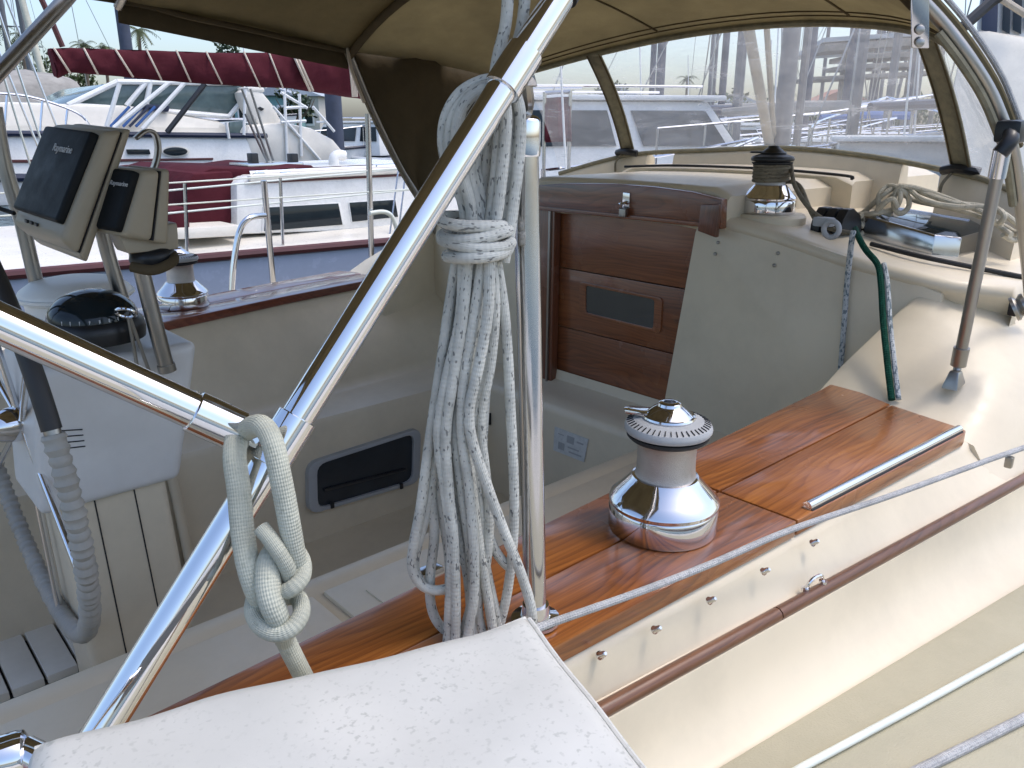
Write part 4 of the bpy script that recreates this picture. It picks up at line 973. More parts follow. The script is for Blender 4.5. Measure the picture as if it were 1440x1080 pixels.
# grey braided line along the outside of the cap
gl = thing('deck_line', PZ(900, 832, .012), 'grey braided line stretched along the outer edge of the near teak coaming', 'rope')
pts = [PZ(735, 893, .05), PZ(770, 878, .045), PZ(900, 832, .032), PZ(1000, 793, .026), PZ(1112, 745, .024), PZ(1250, 698, .026), PZ(1360, 658, .03), PZ(1450, 626, .036), PZ(1800, 505, .05)]
G().tube(spline(pts, 6), .0046, 10).build('line', 'rope_gr', gl)
p = PZ(1421, 640, .03); G().box(p+V(0, 0, -.012), (.012, .012, .02)).build('clip', 'steel_old', gl, bev=.003)
ll = thing('lifeline', PZ(1290, 995, -.18), 'pale vinyl covered line running along the near side deck', 'line')
G().tube([PZ(1020, 1142, -.188)*2.2-PZ(1130, 1078, -.188)*1.2, PZ(1130, 1078, -.188), PZ(1290, 992, -.188), PZ(1450, 904, -.188), PZ(1700, 770, -.188)], .0050, 10).build('line', 'lifeline', ll)
ll2 = thing('lifeline', PZ(1380, 1040, -.18), 'grey wire line at the bottom right corner outboard of the pale deck line', 'line')
G().tube([PZ(1180, 1135, -.19)*2.6-PZ(1295, 1082, -.19)*1.6, PZ(1295, 1082, -.19), PZ(1380, 1040, -.19), PZ(1450, 1005, -.19), PZ(1700, 880, -.19)], .0065, 10).build('line', 'rope_gr', ll2)
G().tube([PZ(1330, 1112, -.2)*2.6-PZ(1450, 1046, -.2)*1.6, PZ(1450, 1046, -.2), PZ(1700, 905, -.2)], .0040, 10).build('line', 'lifeline', ll2)

# ================================================================== HELM: wheel, pedestal, compass, instruments
HC = V(.240, 1.70, .0); RW = .42; rake = .05
wx = V(0, 1, 0); wz = V(-rake, 0, 1); wz /= np.linalg.norm(wz); wn_a = np.cross(wx, wz)
wh = thing('steering_wheel', HC, 'large steering wheel with grey leather stitched rim seen nearly edge on at left', 'wheel')
def wp(a, r=RW): return HC+wx*r*math.cos(a)+wz*r*math.sin(a)
G().tube([wp(2*math.pi*k/72) for k in range(72)], .0125, 12, closed=True).build('rim', 'steel_old', wh)
def arc(a0, a1, n): return [wp(a0+(a1-a0)*k/n) for k in range(n+1)]
# leather on the lower rim, laced: a ribbed sleeve
pts = arc(R_(178), R_(395), 170)
rad = [.0185+.0013*math.sin(k*1.9) for k in range(len(pts))]
G().tube(arc(R_(166), R_(392), 300), [.0160+.0021*math.sin(k*1.9)+.0008*math.sin(k*.6) for k in range(301)], 14).build('leather_wrap', 'leather', wh)
G().tube(arc(R_(92), R_(165), 60), .0150, 12).build('dark_grip', 'darkwrap', wh)
G().tube(arc(R_(393), R_(452), 60), .0150, 12).build('dark_grip', 'darkwrap', wh)
for k in range(6):
    a = R_(30+60*k); G().tube([HC+wn_a*.02, lerp(HC, wp(a), .3)+wn_a*.014, wp(a)], .0068, 10).build('spoke', 'chrome', wh)
G().lathe([(.0, -.05), (.02, -.05), (.024, -.04), (.034, -.03), (.034, .0), (.028, .02), (.016, .035), (.016, .10)], 24, HC, tuple(-wn_a), cap=False).build('hub', 'chrome2', wh)
# pedestal
pd_ = thing('pedestal', (.40, 1.66, -.70), 'cream moulded steering pedestal with grooved sides behind the wheel', 'pedestal')
def sec(x0, x1, y0, y1, z): return [V(x0, y0, z), V(x1, y0, z), V(x1, y1, z), V(x0, y1, z)]
G().hexa(sec(.285, .500, 1.60, 1.78, -.70), sec(.275, .478, 1.60, 1.76, -.140)).build('column', 'gel_in', pd_, bev=.02, seg=4, fixn=True)
for xb, xt in ((.352, .338), (.432, .412)):
    G().hexa(sec(xb, xb+.0025, 1.5985, 1.603, -.69), sec(xt, xt+.0025, 1.5985, 1.603, -.145)).build('groove', 'rubber', pd_, smooth=0)
G().hexa(sec(.240, .500, 1.575, 1.79, -.150), sec(.272, .565, 1.56, 1.82, .135)).build('console', 'plastic_w', pd_, bev=.022, seg=4, fixn=True)
for i in range(4):
    a = PY(84+i*2, 606+i*8.5, 1.565); b_ = PY(116+i*1.5, 604+i*8, 1.565)
    a[1] = b_[1] = interp(a[2], [-.15, .135], [1.574, 1.559]); G().tube([a, b_], .0012, 6).build('vent_slot', 'rubber', pd_, smooth=0)
# guard tubes
def gtube(pts, r=.0127, mat='steel_old', name='guard_tube'): return G().tube(spline(pts, 6), r, 14).build(name, mat, pd_)
gtube([PY(233, 512, 1.53), PY(214, 440, 1.53), PY(198, 375, 1.53), PY(192, 352, 1.53)], .0145)
gtube([PY(178, 440, 1.68), PY(165, 400, 1.68), PY(150, 350, 1.68), PY(143, 320, 1.68)], .0135)
gtube([PY(66, 452, 1.95), PY(48, 385, 1.95), PY(30, 310, 1.95), PY(6, 230, 1.95), PY(-8, 150, 1.95)], .0145)
gtube([PY(233, 512, 1.53), PY(236, 522, 1.53)], .0165)
# compass
cpz = PY(136, 452, 1.62)
cm = thing('compass', cpz, 'black domed steering compass on top of the pedestal', 'compass')
G().lathe([(.088, -.03), (.090, -.01), (.088, .004), (.080, .012)], 36, cpz+V(0, .02, -.006)).build('bezel', 'black', cm)
G().lathe([(.080*math.cos(a), .055*math.sin(a)+.008) for a in np.linspace(0, math.pi/2, 10)], 36, cpz+V(0, .02, -.004), cap=False).build('dome', 'glass', cm)
for k in range(9):
    a = R_(215+k*12); q = cpz+V(.078*math.cos(a), .02+.078*math.sin(a), .008)
    G().box(q, (.0025, .0025, .012)).build('card_mark', 'stamp', cm, smooth=0)
kr = PY(177, 440, 1.53)
kt = thing('key_ring', kr, 'split ring with two hanging keys beside the compass', 'keys')
G().tube([kr+_R*.018*math.cos(a)+_Z*.010*math.sin(a)-_H*.010*math.sin(a) for a in an], .0032, 8, closed=True).build('ring', 'chrome2', kt)
G().tube([kr+V(.003, 0, -.012), kr+V(.006, 0, -.115)], .0035, 6).build('key', 'steel_old', kt)
G().tube([kr+V(.006, 0, -.012), kr+V(.026, 0, -.12)], .0035, 6).build('key', 'steel_old', kt)
# milky plastic bowl turned over behind the compass
bp = PY(108, 420, 1.90)
bo = thing('compass_cover', bp-V(0, 0, .06), 'milky white plastic bowl-shaped cover behind the black compass', 'cover')
G().lathe([(.088, -.09), (.102, .0), (.112, .004), (.113, .014), (.108, .024), (.085, .040), (.05, .047), (.0, .048)], 44, bp, cap=False).build('bowl', 'bowl', bo)
G().lathe([(.1135, .006), (.1165, .008), (.1165, .014), (.1135, .016)], 44, bp).build('rim', 'bowl', bo)
# instrument pod: chart display and pilot head
def display(name, label, cat, y0, wid, a, b, ra_, rb_, txt, tsize, tpos, inset=.10, skew=0.0):
    A, B, A2, B2 = PY(*a, y0), PY(*b, y0), PY(*ra_, y0), PY(*rb_, y0); wv = V(-skew*wid, wid, .012*wid/.25)
    t = thing(name, (A+B+A2+B2)/4+wv/2, label, cat)
    m1, m2 = lerp(A, A2, .62), lerp(B, B2, .62)
    G().hexa([A, m1, m1+wv, A+wv], [B, m2, m2+wv, B+wv]).build('case', 'pod', t, bev=.012, seg=4, fixn=True)
    ins = .045
    c1, c2 = lerp(A, A2, .645), lerp(B, B2, .645)
    G().hexa([c1+wv*.01, A2+wv*ins, A2+wv*(1-ins), c1+wv*.99], [c2+wv*.01, B2+wv*ins, B2+wv*(1-ins), c2+wv*.99]).build('back_shell', 'pod', t, bev=.009, seg=4, fixn=True)
    G().hexa([lerp(m1, m2, .02)+wv*.02, lerp(c1, c2, .02)+wv*.02, lerp(c1, c2, .02)+wv*.98, lerp(m1, m2, .02)+wv*.98], [lerp(m1, m2, .98)+wv*.02, lerp(c1, c2, .98)+wv*.02, lerp(c1, c2, .98)+wv*.98, lerp(m1, m2, .98)+wv*.98]).build('gasket', 'rubber', t, fixn=True, smooth=0)
    nrm = np.cross(B-A, wv); nrm /= np.linalg.norm(nrm)
    if np.dot(nrm, A2-A) > 0: nrm = -nrm
    f0, f1 = lerp(A, B, .035), lerp(A, B, 1-inset)
    q = [f0+wv*.055, f0+wv*.945, f1+wv*.945, f1+wv*.055]
    G().hexa([p-nrm*.004 for p in q], [p+nrm*.014 for p in q]).build('sun_cover', 'cover', t, bev=.007, seg=3, fixn=True)
    down = (f1-f0)/np.linalg.norm(f1-f0)
    xdir = -wv/np.linalg.norm(wv)
    o0 = f0+wv*(1-tpos[0])+down*tpos[1]+nrm*.0148
    text_mesh('brand_lettering', txt, tsize, o0, xdir, -down, 'stamp', t)
    if inset > .09:
        for k in range(3):
            c_ = lerp(A, B, 1-inset*.45)+wv*(.72-.1*k)+nrm*.001; G().box(c_, (.004, .018, .006)).build('key', 'black', t, bev=.001)
    return t, nrm, wv
d1, n1_, w1 = display('chart_display', 'big beige chart display with black cover on the helm guard', 'display', 1.50, .235, (147, 185), (86, 338), (190, 182), (127, 372), 'Raymarine', .020, (.40, .045), .13, .10)
d2, n2_, w2 = display('pilot_display', 'smaller beige autopilot display with black cover right of the chart display', 'display', 1.455, .105, (201, 240), (173, 333), (243, 238), (240, 345), 'Raymarine', .0115, (.50, .030), .05, .30)
mt_ = thing('instrument_mount', PY(215, 365, 1.50), 'dark clamp bracket that carries the instruments on the guard tube', 'bracket')
a = PY(213, 362, 1.50)
G().lathe([(.030, -.014), (.038, -.010), (.040, .002), (.036, .012), (.030, .016)], 24, a+V(.005, .01, .0), (-.15, 0, 1)).build('clamp', 'black', mt_)
G().tube(spline([PY(185, 375, 1.46), PY(215, 380, 1.44), PY(243, 368, 1.46), PY(243, 358, 1.50)], 5), .009, 10).build('strap', 'canvas_d', mt_)
G().hexa([a+V(-.045, -.02, .012), a+V(.045, -.02, .012), a+V(.045, .05, .012), a+V(-.045, .05, .012)], [a+V(-.055, -.015, .05), a+V(.05, -.015, .06), a+V(.05, .05, .06), a+V(-.055, .05, .05)]).build('cradle', 'pod', mt_, bev=.008, fixn=True)
yk = [PY(u, v, 1.60) for u, v in ((190, 195), (205, 184), (217, 188), (222, 205), (220, 225), (213, 245))]
ribbon(spline(yk, 5), V(.012, .055, 0), 'steel_old', 'yoke', mt_, .006)
G().tube(spline([PY(20, 300, 1.72), PY(8, 296, 1.74), PY(-10, 290, 1.76)], 4), .004, 6).build('cable', 'rubber', mt_)

# ================================================================== OWN BOAT, FAR SIDE: stanchions and lifelines
def zat(u, v, y): return PY(u, v, y)
for (uv0, uv1, lab) in (((371, 254), (384, 398), 'steel lifeline stanchion seen left of the diagonal tube, beyond the far coaming'), ((517, 160), (519, 352), 'steel lifeline stanchion just left of the sprayhood corner')):
    a, b_ = PY(*uv0, 3.32), PY(*uv1, 3.36); b_ = a+(b_-a)*1.0; foot = V(a[0]+.0, 3.36, -.2)
    t = thing('stanchion', foot, lab, 'stanchion', 'lifeline stanchions')
    G().tube([b_ if b_[2] < -.1 else foot, a], .0135, 12).build('tube', 'steel', t); G().lathe([(.03, 0), (.03, .01), (.017, .02), (.016, .05)], 16, foot).build('base', 'steel_old', t)
pr2 = thing('pushpit', (1.2, 3.3, -.2), 'bent white-metal grab rail beyond the far coaming, next to the stanchion', 'rail')
G().tube(spline([PY(326, 408, 3.2), PY(330, 360, 3.2), PY(338, 322, 3.2), PY(352, 306, 3.2), PY(372, 303, 3.25)], 6), .0125, 10).build('rail_tube', 'chrome', pr2)
G().tube(spline([PY(520, 300, 3.3), PY(540, 298, 3.3), PY(552, 306, 3.3), PY(560, 330, 3.3)], 5), .011, 10).build('rail_tube', 'lifeline', pr2)
for i, (a, b_, lab) in enumerate((((-20, 273), (640, 232), 'upper thin wire lifeline on the far side of the boat'), ((-20, 305), (640, 262), 'lower thin wire lifeline on the far side of the boat'))):
    t = thing('lifeline', PY(300, 260+i*30, 3.33), lab, 'lifeline', None); G().tube([PY(*a, 3.33), PY(375, a[1]-24-i*2, 3.33), PY(*b_, 3.33)], .0035, 6).build('wire', 'lifeline', t)
# backstay and shroud wires at left
wires = [((0, 90), (75, 340)), ((10, 100), (92, 300)), ((24, 95), (108, 350)), ((44, 88), (140, 330))]
for i, (a, b_) in enumerate(wires):
    t = thing('rigging_wire', PY(*b_, 3.5), ('leftmost', 'second', 'third', 'rightmost')[i]+' of the four slanting rigging wires at the left picture edge', 'wire', 'rigging wires')
    G().tube([lerp(PY(*a, 3.5), PY(*b_, 3.5), -1.2), PY(*b_, 3.5)], .0042, 6).build('wire', 'steel', t)
bt_ = thing('boom_tube', PY(40, 60, 3.4), 'dark tube slanting across the top left corner', 'tube')
G().tube([PY(150, -70, 2.55), PY(92, 0, 2.55), PY(0, 100, 2.55), PY(-60, 165, 2.55)], .019, 12).build('tube', 'steel_old', bt_)

# ================================================================== NEIGHBOURING SAILBOAT
nb = thing('neighbour_sailboat', (3, 7.4, -1.5), 'white sailboat with maroon canvas and blue-grey hull moored alongside, upper left', 'sailboat')
yN = lambda x: 6.09-.112*x if x < 4 else 5.642+.03*(x-4)**2
XS = [-4+.6*i for i in range(24)]
hw = lambda x: interp(x, [-4, -3, 4, 8, 9.8], [1.3, 1.6, 1.75, 1.1, .05])
rows = []
for x in XS:
    y0 = yN(x); y1 = y0+3.3*(hw(x)/1.75); rows.append([(x, y0, -.38), (x, y0+.03, -.8), (x, y0+.15, -1.6), (x, y1-.15, -1.6), (x, y1, -.38)])
G().grid(rows).build('hull', 'hull_blue', nb, fixn=True)
G().grid([[(x, yN(x)+.01, -.365), (x, yN(x)+.5, -.34), (x, yN(x)+1.6, -.31), (x, yN(x)+3.3*(hw(x)/1.75)-.01, -.365)] for x in XS]).build('deck', 'offwhite', nb, fixn=True)
G().tube([(x, yN(x)-.005, -.362) for x in XS], .035, 8).build('toe_rail', 'toerail', nb)
def facet(pts_px, y, dy, name, mat, parent, bev=.02, shear=0):
    """solid cut to a side outline standing at distance y and dy thick"""
    return G().prism([PY(u, v, y)+V(0, 0, 0) for u, v in pts_px], (0, dy, 0)).build(name, mat, parent, bev=bev, fixn=True, smooth=35)
YC = 6.45
cabn = facet([(345, 330), (333, 330), (332, 258), (345, 248), (660, 230), (690, 318)], YC, 2.0, 'cabin', 'white', nb, .04)
facet([(352, 247), (560, 236), (640, 232), (640, 240), (352, 256)], YC-.04, 2.08, 'cabin_roof_edge', 'offwhite', nb, .02)
for q in ([(373, 292), (476, 286), (482, 316), (372, 325)], [(492, 285), (556, 281), (560, 305), (496, 312)]):
    wfr = facet([lerp(np.mean(np.array(q, float), axis=0), p, 1.06) for p in q], YC-.012, .02, 'window', 'white', nb, .004)
    facet(q, YC-.02, .012, 'pane', 'glass', wfr, .003)
G().tube([PY(350, 243, YC+.1), PY(500, 236, YC+.1), PY(640, 229, YC+.1)], .022, 8).build('handrail', 'chrome', nb)
for u in (363, 400, 440, 490): G().box(PY(u, 246, YC+.1), (.10, .05, .06)).build('rail_foot', 'steel', nb, bev=.01)
facet([(262, 322), (258, 262), (272, 243), (330, 240), (332, 316)], YC+.1, 1.9, 'cockpit_cover', 'maroon', nb, .05)
facet([(276, 244), (300, 236), (400, 238), (440, 232), (456, 248), (340, 254), (330, 250)], YC+.15, 1.8, 'hatch_cover', 'maroon', nb, .04)
facet([(236, 330), (238, 296), (262, 290), (268, 300), (268, 328)], YC-.2, .5, 'cushion', 'maroon', nb, .05)
facet([(238, 322), (340, 316), (344, 332), (238, 338)], YC-.25, 2.4, 'cockpit_coaming', 'offwhite', nb, .03)
G().box(PY(375, 232, YC+.8), (.55, .4, .05)).build('traveller', 'steel', nb, bev=.01)
for u in (356, 412): G().box(PY(u, 228, YC+.8), (.07, .1, .16)).build('traveller_car', 'black', nb, bev=.01)
for i, (a, b_) in enumerate((((378, 226), (340, 125)), ((384, 226), (352, 125)), ((376, 228), (345, 160)))):
    G().tube([PY(*a, YC+.8), PY(*b_, YC+.8)], .011, 6).build('mainsheet', 'steel_old', nb)
# lifelines and rails of the neighbour
for a, b_ in (((236, 268), (700, 225)), ((236, 300), (700, 255))): G().tube([PY(*a, 6.0), PY(*b_, 6.0)], .008, 6).build('lifeline', 'lifeline', nb)
for u, v0, v1 in ((260, 258, 372), (394, 250, 345), (610, 228, 335)): G().tube([PY(u, v0, 6.0), PY(u+4, v1, 6.0)], .014, 8).build('stanchion', 'steel', nb)
# boom with its maroon sail cover
yb = 7.45
tops = [(68, 68), (74, 68), (100, 67), (150, 69), (220, 71), (300, 74), (370, 74), (405, 72), (430, 66), (465, 60), (490, 56), (530, 50)]
bots = [(78, 108), (82, 110), (98, 102), (150, 106), (220, 113), (300, 119), (370, 123), (405, 124), (430, 128), (465, 133), (490, 137), (530, 142)]
bc = thing('boom_cover', PY(300, 100, yb), 'maroon sail cover laced round the boom of the neighbouring sailboat, top left', 'sail cover')
rows = []
for i, (t_, b_) in enumerate(zip(tops, bots)):
    T_, B_ = PY(*t_, yb), PY(*b_, yb); c_ = (T_+B_)/2; h = np.linalg.norm(T_-B_)/2; ax = (T_-B_)/(2*h)
    rows.append([c_+ax*h*math.cos(a)*(1 if math.cos(a) > 0 else 1.0)+V(0, 1, 0)*h*.62*math.sin(a)*(1+.06*math.sin(i*2.3+a*3)) for a in np.linspace(0, 2*math.pi, 21)[:-1]])
sm = []
for a, b_ in zip(rows, rows[1:]):
    for k in range(4): sm.append([lerp(p, q, k/4)+V(0, .02*math.sin(k*2.1+j*.9), 0) for j, (p, q) in enumerate(zip(a, b_))])
sm.append(rows[-1])
g = G().grid(sm, close=True); g.add(sm[0], [tuple(range(20))]); g.build('cover', 'maroon', bc, fixn=True, smooth=60)
for (u0, v0, u1, v1) in ((76, 68, 99, 103), (118, 68, 138, 105), (162, 69, 187, 108), (206, 70, 227, 112), (248, 71, 268, 115), (290, 73, 312, 118), (343, 73, 366, 123), (378, 73, 398, 124), (410, 71, 436, 128), (414, 70, 440, 127)):
    pts = []
    for k in range(9):
        s = k/8; u = u0+(u1-u0)*s; v = v0+(v1-v0)*s
        pts.append(PY(u, v, yb-.02-np.interp(s, [0, .5, 1], [0, 1, 0])*.0-.62*.5*abs(PY(u, v0, yb)[2]-PY(u, v1, yb)[2])*math.sin(math.pi*(.04+.92*s))-.012))
    G().tube(pts, .009 if u0 < 409 else .014, 6).build('lacing_cord', 'cord', bc)
for k in range(4): G().tube(spline([PY(485+k*2, 58, yb-.3), PY(492+k*2.5, 95, yb-.36), PY(496+k*2, 136, yb-.3)], 4), .009, 6).build('lacing_cord', 'cord', bc)
mt2 = thing('topping_lift', PY(80, 60, yb), 'dark maroon line rising from the boom end at top left', 'rope')
G().tube([PY(88, 66, yb), PY(72, 28, yb), PY(40, -40, yb)], .022, 8).build('line', 'toerail', mt2)

# ================================================================== MOTOR CRUISER BEHIND IT
mc = thing('motor_cruiser', (4, 12.5, -1.5), 'big white express cruiser with raked windscreen and arch behind the maroon boom', 'motor cruiser')
YM = 11.2
facet([(-260, 262), (-260, 186), (60, 188), (330, 190), (420, 200), (470, 232), (480, 275), (-260, 300)], YM, 3.6, 'hull', 'white', mc, .08)
facet([(-260, 188), (-260, 152), (-100, 146), (20, 143), (95, 146), (180, 148), (240, 158), (310, 170), (345, 190)], YM+.35, 2.9, 'cabin', 'offwhite', mc, .10)
facet([(345, 192), (350, 176), (400, 172), (440, 180), (470, 196), (492, 222), (488, 236), (360, 236)], YM-.02, 3.64, 'stern', 'offwhite', mc, .12)
G().tube([PY(-260, 187, YM-.02), PY(60, 188, YM-.02), PY(375, 191, YM-.02)], .035, 8).build('rub_rail', 'navy', mc)
G().tube([PY(-260, 251, YM-.02), PY(90, 250, YM-.02), PY(290, 246, YM-.02)], .05, 8).build('boot_stripe', 'navy', mc)
ws_ = facet([(96, 148), (165, 116), (330, 117), (352, 128), (325, 163), (235, 155), (180, 149)], YM+.45, 2.7, 'windscreen', 'glass_g', mc, .02)
for q in (((96, 148), (165, 115)), ((165, 115), (335, 117)), ((178, 149), (205, 116)), ((96, 148), (240, 157)), ((240, 157), (322, 164)), ((205, 150), (212, 113)), ((322, 164), (352, 128))):
    G().tube([PY(*q[0], YM+.42), PY(*q[1], YM+.42)], .035, 8).build('screen_frame', 'white', ws_)
facet([(198, 153), (204, 146), (240, 148), (238, 158)], YM+.30, .5, 'sun_lounge', 'navy', mc, .03)
for i in range(5):
    G().tube([PY(155+i*9, 178, YM+.28), PY(182+i*9, 150, YM+.28)], .018, 6).build('boarding_ladder', 'navy' if i % 2 else 'blue', mc)
facet([(340, 128), (356, 124), (368, 126), (384, 146), (398, 172), (404, 194), (372, 194), (360, 170), (348, 150)], YM+.1, .35, 'radar_arch', 'offwhite', mc, .08)
facet([(352, 128), (368, 126), (384, 146), (398, 172), (404, 194), (388, 194), (372, 160)], YM+3.0, .35, 'radar_arch', 'offwhite', mc, .08)
facet([(348, 122), (372, 122), (374, 130), (350, 131)], YM+.1, 3.2, 'arch_top', 'offwhite', mc, .05)
facet([(362, 152), (366, 150), (372, 153), (368, 156)], YM+.08, .02, 'arch_emblem', 'black', mc, .004)
for q in (((160, 180), (238, 116)), ((150, 178), (168, 118)), ((200, 182), (262, 114))): G().tube([PY(*q[0], YM-.1), PY(*q[1], YM-.1)], .028, 8).build('canopy_strut', 'white', mc)
G().tube([PY(235, 186, YM-.15), PY(288, 118, YM-.15)], .035, 8).build('wiper_arm', 'black', mc)
for q in (((395, 130), (432, 152)), ((400, 152), (430, 150)), ((421, 132), (424, 220)), ((400, 128), (404, 225)), ((384, 150), (450, 225)), ((440, 150), (470, 185)), ((395, 172), (430, 170)), ((318, 172), (322, 195)), ((345, 126), (343, 190))):
    G().tube([PY(*q[0], YM-.05), PY(*q[1], YM-.05)], .022, 8).build('stern_rail', 'white', mc)
el = [(247+17*math.cos(a), 213+6*math.sin(a)) for a in np.linspace(0, 2*math.pi, 25)[:-1]]
pf2 = facet([(247+20*math.cos(a), 213+8*math.sin(a)) for a in np.linspace(0, 2*math.pi, 25)[:-1]], YM-.03, .04, 'portlight', 'offwhite', mc, .006)
facet(el, YM-.045, .03, 'pane', 'glass', pf2, .004)
facet([(323, 172), (340, 170), (356, 176), (356, 188), (322, 188)], YM+.2, .05, 'side_glass', 'glass_g', mc, .01)
# clutter on the cruiser: radar, whips, bow rail
G().lathe([(.05, 0), (.07, .1), (.30, .12), (.32, .2), (.28, .30), (.1, .34), (0, .345)], 24, PY(360, 123, YM+1.6), cap=False).build('radar_dome', 'white', mc)
for u in (344, 374): G().tube([PY(u, 124, YM+.4), PY(u-3, -40, YM+.4)], .012, 6).build('antenna', 'white', mc)
tp = [PY(u, v, YM+.05) for u, v in ((-200, 132), (-120, 128), (-40, 130), (40, 136), (110, 160), (130, 186))]
G().tube(spline(tp, 6), .018, 8).build('bow_rail', 'chrome', mc)
for u, v in ((-160, 130), (-100, 128), (-40, 130), (10, 133), (60, 140), (95, 153)): G().tube([PY(u, v, YM+.05), PY(u-4, 187, YM+.02)], .014, 8).build('bow_rail', 'chrome', mc)
facet([(-260, 226), (140, 224), (300, 222), (300, 225), (140, 228), (-260, 231)], YM-.02, .03, 'hull_stripe', 'toerail', mc, .004)
for u in (150, 196): facet([(u-18, 210), (u+14, 210), (u+16, 217), (u-16, 217)], YM-.03, .03, 'portlight', 'glass', mc, .005)
# clutter on the neighbour: shrouds, dorade
for u0, u1 in ((548, 600), (560, 606)): G().tube([PY(u0, 330, 6.0), PY(u1, -60, 6.9)], .008, 6).build('shroud', 'steel', nb)
G().tube(spline([PY(470, 232, YC+.5), PY(470, 222, YC+.5), PY(476, 218, YC+.5), PY(484, 219, YC+.5)], 4), .05, 10).build('dorade', 'white', nb)
facet([(345, 256), (640, 241), (640, 244), (345, 259)], YC-.015, .02, 'cove_line', 'toerail', nb, .003)
# ================================================================== COVERED BOAT
cbt = thing('covered_boat', PY(75, 145, 21), 'boat under a sagging grey tarpaulin at the left, behind the cruiser', 'boat')
rows = []
for i, (u, vt, vb) in enumerate(((-140, 118, 160), (-60, 104, 160), (22, 95, 158), (60, 93, 157), (90, 99, 156), (114, 103, 152), (119, 120, 148))):
    r = []
    for k in range(9):
        a = math.pi*k/8; top = PY(u, vt, 21); bot = PY(u, vb, 21)
        hh = top[2]-bot[2]; r.append(V(top[0], 21+1.6-1.6*math.cos(a), bot[2]+hh*math.sin(a)**.6*(1+.04*math.sin(i*3+k))))
    rows.append(r)
G().grid(rows).build('tarpaulin', 'tarp', cbt, fixn=True, smooth=60)
G().box(PY(0, 168, 22)+V(0, .6, 0), (5, 2.6, .9)).build('hull', 'white', cbt, bev=.2)

